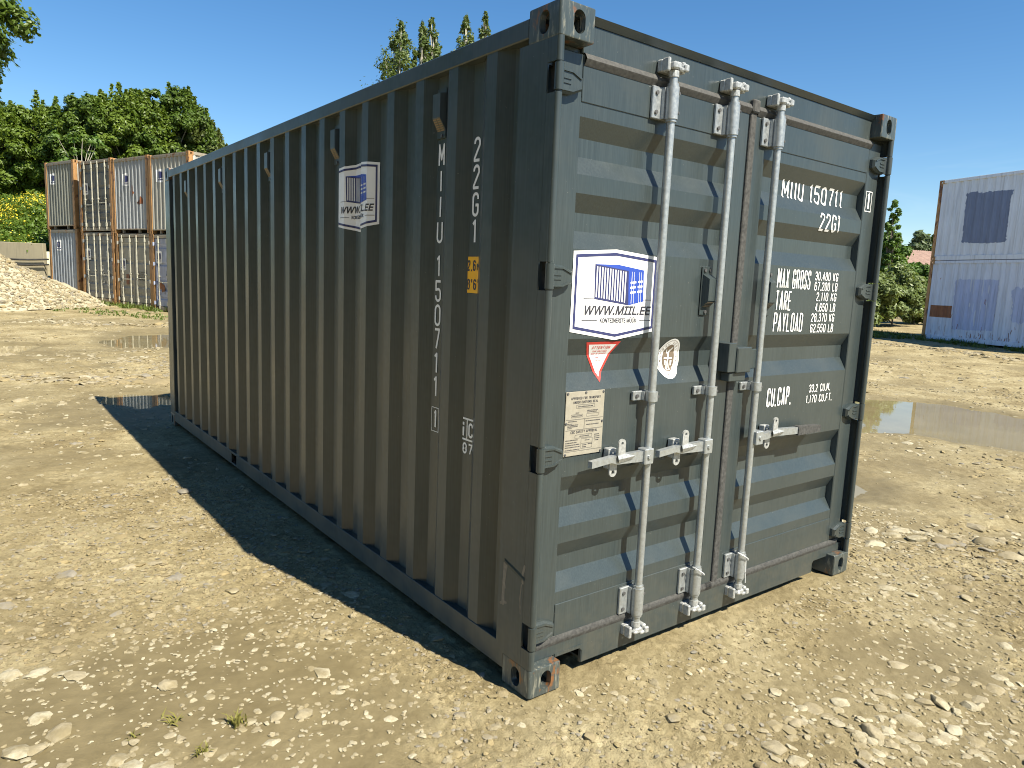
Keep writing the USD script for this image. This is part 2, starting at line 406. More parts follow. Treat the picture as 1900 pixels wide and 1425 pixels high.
BLOBS = [(-1.25, .80, .95, .55, 1.0), (-.75, .25, .55, .35, .9), (-.55, 1.15, .5, .3, .55), (.15, -.05, .5, .22, .5), (1.7, -.75, .55, .42, .9), (2.3, -.35, .5, .45, .55), (1.3, -1.15, .4, .3, .6),
         (-.55, 7.0, .9, 1.1, .85), (-1.5, 8.5, 1.0, .9, .5), (-1.2, 12.5, 2.6, .7, .8), (3.4, .35, .7, .5, .75), (4.3, 1.4, .9, .9, .8), (8.9, 1.6, 2.4, 2.2, .55), (.8, 13.6, 1.6, .5, .7), (2.1, 17.5, 2.0, .6, .6), (1.0, 20.5, 4, 1.2, .55)]


def damp(x, y, sd):
    n = meshkit.fbm(np.c_[x * .9, y * .9, np.zeros(len(x))], 4, 21)
    n2 = meshkit.fbm(np.c_[x * 4, y * 4, np.zeros(len(x))], 3, 22)
    w = np.clip((n - .52) * 3.2, 0, 1) * .75
    for bx_, by_, rx, ry, s in BLOBS:
        q = ((x - bx_) / rx) ** 2 + ((y - by_) / ry) ** 2
        w = np.maximum(w, s * S((1.35 - q + (n2 - .5) * 1.6) / 1.1))
    w = np.maximum(w, S((sd + .75) / .7) * .9)
    return np.clip(w, 0, 1)


RUTS = [(-2.0, 10.3, 1.0, .10), (-2.0, 12.2, 1.0, .10), (-2.0, 8.9, .96, .28), (7.0, 5.6, .80, -.60), (8.1, 7.2, .80, -.60), (5.0, -.6, .85, -.52), (-2.6, 6.2, .5, .87)]


def ruts(x, y):
    z = np.zeros(len(x)); w = np.zeros(len(x))
    wob = (meshkit.fbm(np.c_[x * .35, y * .35, np.zeros(len(x))], 3, 31) - .5) * 1.5
    amp = np.clip((meshkit.fbm(np.c_[x * .5, y * .5, np.ones(len(x))], 3, 32) - .38) * 4, 0, 1)
    clear = S((np.maximum(np.maximum(-x - .2, x - 2.6), np.maximum(-y - .2, y - 6.2)) - .4) / .8)
    for px_, py_, dx_, dy_ in RUTS:
        d = -(x - px_) * dy_ + (y - py_) * dx_ + wob
        z += amp * clear * (-.026 * np.exp(-(d / .15) ** 2) + .013 * np.exp(-((np.abs(d) - .30) / .10) ** 2))
        w = np.maximum(w, amp * clear * .7 * np.exp(-(d / .18) ** 2))
    return z, w


def height(x, y):
    x = np.asarray(x, float); y = np.asarray(y, float)
    sd = puddle_depth(x, y)
    z = macro(x, y)
    far = S((np.hypot(x - CAM[0], y - CAM[1]) - 3) / 12)
    z = z + (meshkit.fbm(np.c_[x * .45, y * .45, np.zeros(len(x))], 3, 3) - .5) * (.035 + .05 * far)
    keep = S((np.maximum(np.maximum(-x - .1, x - 2.55), np.maximum(-y - .1, y - 6.2))) / .5)   # level under the big container
    z = z * np.where((x > -.7) & (x < 3.1) & (y > -.7) & (y < 6.8), .25 + .75 * keep, 1.0) - .006
    rut, wetrut = ruts(x, y)
    z = z + rut
    d = np.clip(np.maximum(damp(x, y, sd), wetrut), 0, 1)
    rough = (1 - .72 * d)
    z = z + (meshkit.fbm(np.c_[x * 9, y * 9, np.zeros(len(x))], 3, 8) - .5) * .020 * (.35 + .65 * rough)
    z = z + (meshkit.noise(np.c_[x * 40, y * 40, np.zeros(len(x))], 9) - .5) * .0105 * rough
    z = z + np.maximum(meshkit.noise(np.c_[x * 85, y * 85, np.ones(len(x))], 10) - .55, 0) * .011 * rough
    z = z - S((sd + .30) / .55) * .062
    return z, d, sd


def ground_z(x, y):
    return float(height(np.array([x], float), np.array([y], float))[0][0])


th0 = math.atan2(FWD[1], FWD[0])
fine = np.linspace(th0 - .80, th0 + .80, 560)
coarse = np.linspace(th0 + .80, th0 - .80 + 2 * PI, 60)[1:-1]
TH = np.concatenate([fine, coarse])
RR = np.concatenate([np.linspace(.0, 1.4, 5)[1:], np.geomspace(1.5, 30, 700), np.geomspace(30.5, 420, 60)])
gx = CAM[0] + RR[:, None] * np.cos(TH)[None]; gy = CAM[1] + RR[:, None] * np.sin(TH)[None]
gz, gd, gs = height(gx.ravel(), gy.ravel())
gv = np.vstack([np.c_[gx.ravel(), gy.ravel(), gz], [[CAM[0], CAM[1], -.01]]])
nr, nt = gx.shape
ii = np.arange(nr * nt).reshape(nr, nt); jj = np.roll(ii, -1, axis=1)
quads = np.stack([ii[:-1], ii[1:], jj[1:], jj[:-1]], -1).reshape(-1, 4)
gf = np.vstack([quads[:, [0, 1, 2]], quads[:, [0, 2, 3]], np.c_[np.full(nt, nr * nt), ii[0], jj[0]]])
mat('ground_soil', {
    'g': ('geometry', {}), 'a': ('attribute', {'attribute': 'damp'}),
    'n1': ('noise_texture', {'scale': 1.3, 'detail': 8.0, 'roughness': .66}), 'r1': ('rgb_ramp', {'ramp': [(.32, (.178, .138, .066)), (.50, (.292, .240, .128)), (.68, (.390, .335, .198))]}),
    'n2': ('noise_texture', {'scale': 46.0, 'detail': 6.0, 'roughness': .75}), 'r2': ('rgb_ramp', {'ramp': [(.30, (.42, .38, .30)), (.50, (1, 1, 1)), (.72, (1.0, 1.0, 1.0))]}), 'mul': ('mix_color', {'blend_type': 'multiply', 'fac': .75}),
    'wn': ('noise_texture', {'scale': 16.0, 'detail': 3.0}), 'wv': ('mix_vector', {'fac': .05}), 'vm': ('mapping', {'scale': (1, 1, .2)}),
    'v': ('voronoi_texture', {'scale': 27.0, 'randomness': 1.0}), 'vsep': ('separate_color', {}), 'rv': ('rgb_ramp', {'ramp': [(.0, (.66, .63, .56)), (.45, (.95, .95, .93)), (.7, (1.12, 1.12, 1.12)), (1.0, (1.45, 1.46, 1.55))]}), 'pm': ('map_range', {'from_min': .38, 'from_max': .66, 'to_min': .22, 'to_max': .85, 'clamp': True}), 'peb': ('mix_color', {'blend_type': 'multiply', 'use_clamp': False}),
    've': ('voronoi_texture', {'scale': 27.0, 'feature': 'distance_to_edge', 'randomness': 1.0}), 're': ('rgb_ramp', {'ramp': [(.0, (.62, .58, .50)), (.10, (1, 1, 1))]}), 'edge': ('mix_color', {'blend_type': 'multiply', 'fac': .22}),
    'n3': ('noise_texture', {'scale': 6.0, 'detail': 6.0, 'roughness': .7}), 'rm': ('rgb_ramp', {'ramp': [(.3, (.122, .097, .047)), (.7, (.175, .142, .074))]}),
    'n4': ('noise_texture', {'scale': 3.1, 'detail': 5.0, 'roughness': .6}), 'add': ('math', {'math_type': 'multiply_add', 'value2': .5, 'value3': -.25}), 'sum': ('math', {'math_type': 'add', 'use_clamp': True}),
    'mix': ('mix_color', {}), 'ro': ('map_range', {'to_min': .93, 'to_max': .62}),
    'hb': ('noise_texture', {'scale': 120.0, 'detail': 5.0, 'roughness': .7}), 'bs': ('map_range', {'to_min': 1.0, 'to_max': .40}), 'b': ('bump', {'distance': .012}),
    'p': ('principled_bsdf', {'specular_ior_level': .3})},
    [('g.position', 'n1.vector'), ('g.position', 'n2.vector'), ('g.position', 'n3.vector'), ('g.position', 'n4.vector'), ('g.position', 'hb.vector'),
     ('n1.fac', 'r1.fac'), ('n2.fac', 'r2.fac'), ('g.position', 'wn.vector'), ('g.position', 'wv.a'), ('wn.color', 'wv.b'), ('wv.result', 'vm.vector'), ('vm.vector', 'v.vector'), ('vm.vector', 've.vector'), ('v.color', 'vsep.color'), ('vsep.r', 'rv.fac'), ('n4.fac', 'pm.value'), ('pm.result', 'peb.fac'), ('r1.color', 'peb.a'), ('rv.color', 'peb.b'), ('ve.distance', 're.fac'), ('peb.result', 'edge.a'), ('re.color', 'edge.b'), ('edge.result', 'mul.a'), ('r2.color', 'mul.b'), ('n3.fac', 'rm.fac'),
     ('n4.fac', 'add.value1'), ('add.value', 'sum.value1'), ('a.fac', 'sum.value2'), ('sum.value', 'mix.fac'), ('mul.result', 'mix.a'), ('rm.color', 'mix.b'), ('mix.result', 'p.base_color'),
     ('sum.value', 'ro.value'), ('ro.result', 'p.roughness'), ('hb.fac', 'b.height'), ('sum.value', 'bs.value'), ('bs.result', 'b.strength'), ('b.normal', 'p.normal')])
ground = obj('ground', trimesh.Trimesh(gv, gf, process=False), 'ground_soil', smooth=True, kind='structure', label='pale crushed limestone yard with damp muddy patches')
UsdGeom.PrimvarsAPI(ground).CreatePrimvar('damp', Sdf.ValueTypeNames.FloatArray, 'vertex').Set(Vt.FloatArray.FromNumpy(np.r_[gd, 0].astype(np.float32)))

mat('muddy_water', {'g': ('geometry', {}), 'n': ('noise_texture', {'scale': 2.0, 'detail': 3.0}), 'r': ('rgb_ramp', {'ramp': [(.3, (.190, .155, .078)), (.7, (.230, .190, .100))]}),
                    'w': ('noise_texture', {'scale': 14.0, 'detail': 2.0}), 'b': ('bump', {'strength': .05, 'distance': .004}),
                    'p': ('principled_bsdf', {'roughness': .02, 'ior': 1.333, 'specular_ior_level': .5})},
    [('g.position', 'n.vector'), ('n.fac', 'r.fac'), ('r.color', 'p.base_color'), ('g.position', 'w.vector'), ('w.fac', 'b.height'), ('b.normal', 'p.normal')])
for i, (p, wl) in enumerate(zip(PUDDLES, WATER)):
    c = p.centroid
    zc = float(macro(np.array([c.x]), np.array([c.y]))[0]) + wl + (-.012 if i else -.010)
    v, f = trimesh.creation.triangulate_polygon(p.buffer(.30), engine='earcut')
    obj('puddle', trimesh.Trimesh(np.c_[np.asarray(v), np.full(len(v), zc)], f, process=False), 'muddy_water', kind='structure')

# ------------------------------------------------------------------ the dark grey shipping container
W, L, H = 2.438, 6.058, 2.591
box_ = thing('shipping_container', 'large dark grey shipping container with closed double doors in the middle of the yard', 'shipping container')
PITCH, E0 = .278, .373
XO, XI = .006, .044            # outer and inner flats of the long side


def side_profile():
    pts = [(.225, XI)]                      # (y, x): from the front post to the rear post
    for k in range(20):
        e = E0 + PITCH * k
        pts += [(e - .068, XI), (e, XO), (e + .070, XO), (e + .138, XI)]
    return pts + [(5.873, XI)]


SP = side_profile()
SPY = np.array([p[0] for p in SP]); SPX = np.array([p[1] for p in SP])


def wall_sheet(z0, z1, mirror=False):
    zs = np.linspace(z0, z1, 8)
    x = W - SPX if mirror else SPX
    P = np.stack([np.stack([np.full(len(SPY), 0) + x, SPY, np.full(len(SPY), z)], -1) for z in zs], 0)
    return grid(P, flip=not mirror)


side = obj('side_wall', wall_sheet(.150, 2.500), 'container_paint', box_, label='corrugated long side wall in shade')
obj('side_wall', wall_sheet(.150, 2.500, True), 'container_paint', box_)
obj('rear_wall', [bx(.16, W - .16, L - .06, L - .02, .12, 2.5)], 'container_paint', box_)
obj('roof', [bx(.03, W - .03, .10, L - .10, 2.553, 2.572, .003)], 'container_paint', box_)
obj('container_floor', [bx(.05, W - .05, .16, L - .06, .13, .16)], 'plywood', box_)
# rails
for s in (0, 1):
    X = (lambda a, b: (a, b)) if s == 0 else (lambda a, b: (W - b, W - a))
    a, b = X(.001, .060)
    obj('top_rail', [bx(a, b, .178, L - .178, 2.497, 2.566, .004)], 'container_paint', box_)
    parts = []
    a, b = X(.002, .010); c, d = X(.002, .055)
    ys = [(.178, 3.78), (3.91, L - .178)]
    for y0, y1 in ys:
        parts.append(bx(a, b, y0, y1, .052, .158, .002))
    for y0, y1 in ((3.78, 3.91),):
        parts += [bx(a, b, y0, y1, .140, .158, .002), bx(a, b, y0, y1, .052, .066, .002)]
    c, d = X(.0105, .058)
    parts += [bx(c, d, .178, L - .178, .146, .156), bx(c, d, .178, L - .178, .053, .060)]
    obj('bottom_rail', parts, 'container_paint', box_)
    a, b = X(.06, .09)
    for y0 in (3.66,):
        obj('fork_pocket', [bx(*X(.060, .35), y0 + .003, y0 + .357, .060, .066), bx(*X(.060, .35), y0 + .003, y0 + .01, .066, .145), bx(*X(.060, .35), y0 + .350, y0 + .357, .066, .145)], 'container_paint', box_)


def casting(x0, x1, y0, y1, z0, z1, sx, sy, r=.013):
    """Hollow corner casting: oval holes in its outer end and side, round hole in top or bottom. sx, sy: which x and y faces look outwards (-1 low, +1 high)."""
    X0, X1, Y0, Y1 = x0, x1, y0, y1
    c = .004
    def chamfered(rx):
        pts = []
        for x in (X0, X1):
            for y in (Y0, Y1):
                outx = (x == X0) == (sx < 0); outy = (y == Y0) == (sy < 0)
                rr = r if (outx and outy) else c
                dx = 1 if x == X0 else -1; dy = 1 if y == Y0 else -1
                for a in np.linspace(0, PI / 2, 5 if rr == r else 2):
                    px = x + dx * rr * (1 - math.cos(a)); py = y + dy * rr * (1 - math.sin(a))
                    for z, dz in ((z0, 1), (z1, -1)):
                        pts += [(px, py, z + dz * c), (px + dx * c * .7, py + dy * c * .7, z)]
        return manifold3d.Manifold.hull_points(np.array(pts))
    m = chamfered(r)
    t = .028
    cav = manifold3d.Manifold.cube((X1 - X0 - 2 * t, Y1 - Y0 - 2 * t, z1 - z0 - 2 * t)).translate((X0 + t, Y0 + t, z0 + t))
    m = m - cav
    zc = (z0 + z1) / 2
    def slot(w, h, depth):
        k = manifold3d.CrossSection.circle(w / 2, 20)
        a = k.translate((0, (h - w) / 2)); b = k.translate((0, -(h - w) / 2))
        return manifold3d.CrossSection.hull(a + b).extrude(depth) if hasattr(manifold3d.CrossSection, 'hull') else (a + b).hull().extrude(depth)
    fy = Y0 - .01 if sy < 0 else Y1 - .05
    m = m - slot(.054, .080, .06).rotate((90, 0, 0)).translate(((X0 + X1) / 2 + .006 * -sx, fy + .06, zc))
    fx = X0 - .01 if sx < 0 else X1 - .05
    m = m - slot(.054, .080, .06).rotate((90, 0, 0)).rotate((0, 0, 90)).translate((fx, (Y0 + Y1) / 2, zc))
    return m


cw, cl, ch = .162, .178, .118
for (sx, x0, x1) in ((-1, 0, cw), (1, W - cw, W)):
    for (sy, y0, y1) in ((-1, 0, cl), (1, L - cl, L)):
        for z0 in (0, H - ch):
            obj('corner_casting', casting(x0, x1, y0, y1, z0, z0 + ch, sx, sy), 'worn_casting_paint', box_, smooth=35)

# corner posts: side plate, inner web, rounded front bar broken at the hinges
HZ = [2.338, 1.648, .962, .248]
for s in (0, 1):
    X = (lambda a, b: (a, b)) if s == 0 else (lambda a, b: (W - b, W - a))
    pts = []
    zs = [ch] + sum([[z - .052, z + .052] for z in HZ[::-1]], []) + [H - ch]
    plates = [bx(*X(.001, .008), .062, .226, ch, H - ch)]
    for i in range(0, len(zs) - 1):
        if i % 2 == 0:
            plates.append(bx(*X(.001, .008), .016, .0615, zs[i], zs[i + 1]))
            plates.append(vtube(X(.0155, .0155)[0], .0155, zs[i], zs[i + 1], .0150, 20))
    plates += [bx(*X(.0085, .160), .122, .150, ch, H - ch), bx(*X(.140, .160), .1505, .226, ch, H - ch), bx(*X(.0085, .139), .219, .226, ch, H - ch)]
    obj('corner_post', plates, 'post_paint', box_, smooth=30)
    obj('corner_post', [bx(*X(.001, .045), L - .20, L - .003, ch, H - ch, .006), bx(*X(.046, .16), L - .07, L - .003, ch, H - ch, .004)], 'post_paint', box_)

# header and sill
obj('door_header', [bx(.1625, W - .1625, .058, .16, 2.456, 2.560, .003), hull([(.163, .058, 2.5605), (.163, .034, 2.583), (.163, .16, 2.583), (.163, .16, 2.5605), (W - .163, .058, 2.5605), (W - .163, .034, 2.583), (W - .163, .16, 2.583), (W - .163, .16, 2.5605)]),
                    bx(.010, .1615, .075, .12, 2.39, H - ch - .002), bx(W - .1615, W - .010, .075, .12, 2.39, H - ch - .002)], 'container_paint', box_)
sill = Polygon([(.010, .120), (.010, .164), (W - .010, .164), (W - .010, .120), (W - .166, .120), (W - .166, .106), (W - .305, .106), (W - .318, .093), (W - .318, .040), (.318, .040), (.318, .093), (.305, .106), (.166, .106), (.166, .120)])
obj('door_sill', [plate_xz(sill, .050, .064), bx(.33, W - .33, .065, .16, .044, .054), bx(.33, W - .33, .065, .16, .146, .160), plate_xz(Polygon([(.17, .109), (.17, .122), (.326, .122), (.326, .042), (.321, .042), (.321, .0945), (.3065, .109)]), .0465, .0498)], 'container_paint', box_)
obj('door_sill_pocket', [bx(.17, .31, .30, .31, .02, .118), bx(W - .31, W - .17, .30, .31, .02, .118)], 'dark_inside', box_)

# doors ------------------------------------------------------------
YF, YO, YI = .055, .058, .094
COR = [0, 1, 3, 5, 6]
P = .2742


def door_profile():
    z = [(.330, YO)]
    for k in sorted(COR, reverse=True):
        t = 2.236 - P * k
        z += [(t - P * .75, YO), (t - P * .5, YI), (t - P * .25, YI), (t, YO)]
    z += [(2.30, YO)]
    return z


DP = door_profile()
DPZ = np.array([p[0] for p in DP]); DPY = np.array([p[1] for p in DP])
door_y = lambda z: float(np.interp(z, DPZ, DPY))


def on_door(off):
    return lambda x, z: (x, door_y(z) - off, z)


def door(x0, x1, f0, f1):
    """f0, f1: widths of the left and right frame bars."""
    d = obj('door', [bx(x0, x0 + f0, YF, YF + .052, .175, 2.452, .004), bx(x1 - f1, x1, YF, YF + .052, .175, 2.452, .004)], 'container_paint', box_)
    a, b = x0 + f0 - .002, x1 - f1 + .002
    xs = np.linspace(a, b, 6)
    obj('corrugated_panel', grid(np.stack([np.stack([np.full(6, 0) + xs, np.full(6, y), np.full(6, z)], -1) for z, y in DP], 0), flip=True), 'container_paint', d)
    obj('top_plate', [bx(a + .0025, b - .0025, YF - .001, YF + .05, 2.287, 2.452, .002)], 'container_paint', d)
    obj('bottom_plate', [bx(a + .0025, b - .0025, YF - .001, YF + .05, .175, .334, .002)], 'container_paint', d)
    return d


dl = door(.040, 1.183, .124, .090)
dr = door(1.232, W - .040, .092, .124)
obj('hinge_side_gasket', [bx(.0375, .0395, .062, .085, .175, 2.44)], 'dirty_rubber', dl)
obj('hinge_side_gasket', [bx(W - .0395, W - .028, .060, .085, .30, 2.30)], 'dirty_rubber', dr)


def lip(x0, x1, zt, zb, y, bulge, n=6):
    """Rubber lip seal: rounded upper bead over a flat skirt, along x."""
    zm = zt - (zt - zb) * .52
    prof = [(y + .012, zt), (y - .002, zt - .004), (y - bulge * .75, zm + .009), (y - bulge, zm), (y - bulge * .8, zm - .006), (y - .001, zb), (y + .02, zb)]
    pts = np.array([[(x, p[0], p[1]) for p in prof] for x in np.linspace(x0, x1, 24)])[:, ::-1]
    return grid(pts)


for d, a, b in ((dl, .166, 1.180), (dr, 1.236, 2.283)):
    obj('top_gasket', lip(a, b, 2.460, 2.413, .053, .014), 'dirty_rubber', d, smooth=30)
    obj('bottom_gasket', lip(a - .10, b + (.08 if d is dr else 0), .201, .163, .050, .007), 'dirty_rubber', d, smooth=30)
obj('centre_gasket', [bx(1.186, 1.2295, .047, .10, .166, 2.452, .004), bx(1.184, 1.236, .036, .06, 2.42, 2.478, .006)], 'dirty_rubber', dr)

# hinges
for s in (0, 1):
    X = (lambda a: a) if s == 0 else (lambda a: W - a)
    for z in HZ:
        bar = vtube(X(.0165), .0140, z - .045, z + .045, .0168, 20)
        capz = [vtube(X(.0165), .0140, z + q, z + q + .005, .0125, 16) for q in (-.0505, .0455)]
        st = Polygon([(.030, -.045), (.030, .045), (.095, .043), (.146, .022), (.146, -.022), (.095, -.043)])
        st = affinity.translate(st if s == 0 else affinity.affine_transform(st, [-1, 0, 0, 1, W, 0]), 0, z)
        inner = st.buffer(-.007, join_style=2)
        plate = hull([(a, .0545, b) for a, b in st.exterior.coords] + [(a, .040, b) for a, b in st.exterior.coords] + [(a, .028, b) for a, b in inner.exterior.coords])
        arm = hull([(X(.018), .004, z - .043), (X(.018), .004, z + .043), (X(.018), .022, z - .043), (X(.018), .022, z + .043), (X(.046), .030, z - .043), (X(.046), .030, z + .043), (X(.046), .0545, z - .043), (X(.046), .0545, z + .043)])
        ribs = [plate_xz(affinity.translate(LineString([(X(.034), q * .0335), (X(.092), q * .0325), (X(.134), q * .0150)]).buffer(.0032, cap_style=2, join_style=2), 0, z), .023, .031) for q in (1, -1)]
        ribs += [bx(min(X(.03), X(.085)), max(X(.03), X(.085)), .0245, .031, z + q - .003, z + q + .003) for q in (.008, -.008)]
        h = obj('hinge', [bar, plate, arm] + capz + ribs, 'container_paint', box_, smooth=30)

# locking bars
YR, RR_ = .010, .0170


def locking_bar(x, hand, grip):
    b = obj('locking_bar', [vtube(x, YR, .15, 2.47, RR_, 24)], 'galvanized_steel', box_, smooth=40)
    def clamp(z0, z1, name):
        zc = (z0 + z1) / 2
        parts = [vtube(x, YR, z0, z1, .0265, 24), bx(x - .078, x - .020, .040, .0545, z0, z1, .003), bx(x - .030, x + .030, YR + .014, .0545, z0 + .002, z1 - .002), bx(x + .022, x + .034, .030, .0545, z0, z1, .002)]
        if name == 'bearing_bracket':
            parts += [vtube(x, YR, z0 - .010, z0, .0225, 20), vtube(x, YR, z1, z1 + .012, .0225, 20)]
        q = obj(name, parts, 'galvanized_steel', b, smooth=35)
        n = 2 if z1 - z0 > .08 else 1
        bolts = []
        for zz in ([z0 + .025, z1 - .025] if n == 2 else [zc]):
            bolts += [tube((x - .058, .034, zz), (x - .058, .0395, zz), .0085, .0075, 8), tube((x + .019, -.0135, zz), (x + .0175, -.0085, zz), .006, .006, 8)]
        obj('bolt', bolts, 'bolt_steel', b)
    clamp(2.288, 2.412, 'bearing_bracket')
    clamp(1.150, 1.190, 'bar_strap')
    clamp(.200, .322, 'bearing_bracket')
    for zc, s in ((2.490, 1), (.125, -1)):
        keep = [bx(x - .050, x + .052, .030, .0565, zc - .024, zc + .024, .004), bx(x - .050, x - .034, -.004, .030, zc - .026, zc + .026, .004), bx(x + .030, x + .052, -.008, .030, zc - .022, zc + .022, .005),
                bx(x + .034, x + .058, -.020, -.006, zc - .016, zc + .012, .004)]
        obj('cam_keeper', keep, 'cast_zinc', b)
        claw = [vtube(x, YR, zc - .030 * s - .012, zc - .030 * s + .012, .0205, 18), bx(x - .020, x + .024, YR - .022, YR + .020, zc - .012, zc + .016, .006),
                bx(x - .034, x - .012, YR - .030, YR - .004, zc - .006 * s - .01, zc + .010, .005), bx(x + .010, x + .036, YR - .026, YR + .002, zc - .018, zc - .002, .005)]
        obj('cam', claw, 'cast_zinc', b)
    # handle: hub plates welded to the bar, a flat lever, a retaining catch on the door
    zh = .918
    obj('handle_hub', [bx(x - .050 if hand < 0 else x - .004, x + .004 if hand < 0 else x + .052, YR - .034, YR + .014, zh - .034, zh + .034, .004), tube((x + hand * .026, YR - .040, zh), (x + hand * .026, YR - .034, zh), .010, .009, 10)], 'galvanized_steel', b)
    if hand < 0:
        pts = [(x - .050, zh + .025), (x - .20, zh + .024), (x - .235, zh + .022), (x - .345, zh + .013), (x - .345, zh - .014), (x - .235, zh - .004), (x - .20, zh - .014), (x - .05, zh - .020)]
        lever = [plate_xz(Polygon(pts), YR - .022, YR + .002)]
        xc = x - .198
    else:
        pts = [(x + .050, zh + .014), (x + .10, zh + .018), (x + .16, zh + .030), (x + .30, zh + .024), (x + .41, zh + .018), (x + .41, zh - .016), (x + .30, zh - .012), (x + .16, zh - .006), (x + .10, zh - .016), (x + .05, zh - .016)]
        lever = [plate_xz(Polygon(pts), YR - .022, YR + .000)]
        xc = x + .145
    obj('handle', lever, 'galvanized_steel', b)
    if grip:
        obj('rubber_grip', [plate_xz(Polygon([(x + .375, zh + .024), (x + .575, zh + .016), (x + .590, zh + .010), (x + .590, zh - .016), (x + .580, zh - .022), (x + .375, zh - .022)]), YR - .027, YR + .005)], 'dirty_rubber', b)
    eye = Point(xc + .010, zh + .072).buffer(.020).union(sbox(xc - .010, zh + .022, xc + .030, zh + .072)).difference(Point(xc + .010, zh + .074).buffer(.007))
    low = Point(xc, zh - .052).buffer(.021).union(sbox(xc - .021, zh - .05, xc + .021, zh - .012)).difference(Point(xc, zh - .054).buffer(.009))
    obj('handle_catch', [plate_xz(eye, YR - .030, YR - .023), plate_xz(low, YR + .004, YR + .012), bx(xc - .022, xc + .022, YR + .012, .0545, zh - .040, zh + .045, .003),
                         hull([(xc - .012, YR - .030, zh + .025), (xc + .032, YR - .030, zh + .030), (xc - .012, YR - .036, zh + .010), (xc + .085, YR - .036, zh + .016), (xc + .075, YR - .026, zh + .000), (xc, YR - .026, zh - .008)])], 'cast_zinc', b, smooth=30)


locking_bar(.606, -1, False)
locking_bar(1.004, -1, False)
locking_bar(1.352, 1, True)
# wire seals looped round the two lower bearing brackets
for x in (1.004, 1.352):
    t = np.linspace(0, 2 * PI, 15)
    loop = [(x + .033 * math.cos(a), YR - .006 - .034 * abs(math.sin(a)) * (1 if math.sin(a) > 0 else .2), .312 - .024 * math.cos(a)) for a in t]
    obj('wire_seal', cat([tube(p, q, .0028, n=6) for p, q in zip(loop[:-1], loop[1:])] + [tube((x + .033, YR - .01, .29), (x + .030, YR - .02, .17), .0028, n=6)] if x > 1.2 else [tube(p, q, .0028, n=6) for p, q in zip(loop[:-1], loop[1:])]), 'seal_wire', box_, smooth=60)

# lock box over the door joint
lb = obj('lock_box', [bx(1.096, 1.150, -.006, .0545, 1.250, 1.385, .003), bx(1.152, 1.262, -.014, .0545, 1.246, 1.366, .005), bx(1.275, 1.345, .012, .0545, 1.258, 1.352, .004), bx(1.125, 1.250, .004, .0545, 1.205, 1.2455, .003)], 'container_paint', box_)

# vents on both doors and along the side
def door_vent(x):
    v = obj('vent', [bx(x - .034, x + .034, YO - .008, YO - .0015, 1.510, 1.725, .002), hull([(x - .030, YO - .0085, 1.69), (x + .030, YO - .0085, 1.69), (x - .024, YO - .042, 1.670), (x + .026, YO - .042, 1.670), (x - .024, YO - .042, 1.575), (x + .026, YO - .042, 1.575), (x - .030, YO - .0085, 1.545), (x + .030, YO - .0085, 1.545)])], 'container_paint', box_)
    obj('bolt', [tube((x + q, YO - .014, z), (x + q, YO - .0085, z), .008, .008, 8) for q, z in ((-.018, 1.708), (.018, 1.708), (.0, 1.525))], 'bolt_steel', v)
    obj('grille', [bx(x - .022, x + .022, YO - .036 + k * .0066, YO - .033 + k * .0066, 1.567 - k * .0068, 1.570 - k * .0068) for k in range(4)], 'vent_grille_brown', v)


door_vent(.965); door_vent(1.432)
for k in (2, 6, 10, 14, 18):
    y = .27 + PITCH * k
    b = [hull([(XI - .002, y - .035, 2.425), (XI - .002, y + .035, 2.425), (.010, y - .030, 2.418), (.010, y + .030, 2.418), (.010, y - .030, 2.318), (.010, y + .030, 2.318), (XI - .002, y - .035, 2.262), (XI - .002, y + .035, 2.262)]), bx(XI - .006, XI - .001, y - .035, y + .035, 2.235, 2.445)]
    v = obj('vent', b, 'container_paint', box_)
    g = []
    for r_ in range(6):
        t0 = .08 + r_ * .15; t1 = t0 + .09
        for c_ in range(2):
            y0 = y - .028 + c_ * .030; y1 = y0 + .026
            p = lambda t, yy, o: (.010 + (XI - .002 - .010) * t - o * .85, yy, 2.318 - .056 * t - o * .52)
            g.append(hull([p(t0, y0, .0008), p(t0, y1, .0008), p(t1, y0, .0008), p(t1, y1, .0008), p(t0, y0, .002), p(t0, y1, .002), p(t1, y0, .002), p(t1, y1, .002)]))
    obj('grille', g, 'vent_grille_brown', v)
    obj('bolt', [tube((XI - .012, y - .01, 2.245), (XI - .006, y - .01, 2.245), .007, n=8)], 'bolt_steel', v)

# lettering on the doors
Z = DPZ.tolist()


def door_print(name, shape, mat_, off=.0018, parent=None, label=None):
    return obj(name, flat(shape, Z, 1, on_door(off)), mat_, parent or box_, label=label)


door_print('lettering', stroke_text('MIIU', 1.545, 2.083, .190, .092, .0105).union(stroke_text('150711', 1.790, 2.083, .325, .094, .0105)), 'white_print', label='white lettering MIIU 150711 across the right door')
door_print('lettering', stroke_text('22G1', 1.855, 1.949, .200, .092, .0105), 'white_print', label='white lettering 22G1 on the right door')
for t, z in (('MAX GROSS', 1.645), ('TARE', 1.536), ('PAYLOAD', 1.427)):
    w_ = {'MAX GROSS': .300, 'TARE': .140, 'PAYLOAD': .262}[t]
    door_print('lettering', stroke_text(t, 1.522, z, w_, .098, .0080), 'white_print', label='white lettering ' + t + ' on the right door')
for t, x, z, w_ in (('30.480 KG', 1.863, 1.695, .228, ), ('67.200 LB', 1.865, 1.642, .228), ('2.110 KG', 1.893, 1.588, .200), ('4.650 LB', 1.891, 1.532, .200), ('28.370 KG', 1.863, 1.478, .230), ('62.550 LB', 1.863, 1.422, .228)):
    door_print('lettering', stroke_text(t, x, z, w_, .046, .0056), 'white_print', label='white figures ' + t + ' on the right door')
door_print('lettering', stroke_text('CU.CAP.', 1.526, 1.046, .218, .098, .0092), 'white_print', label='white lettering CU.CAP. on the right door')
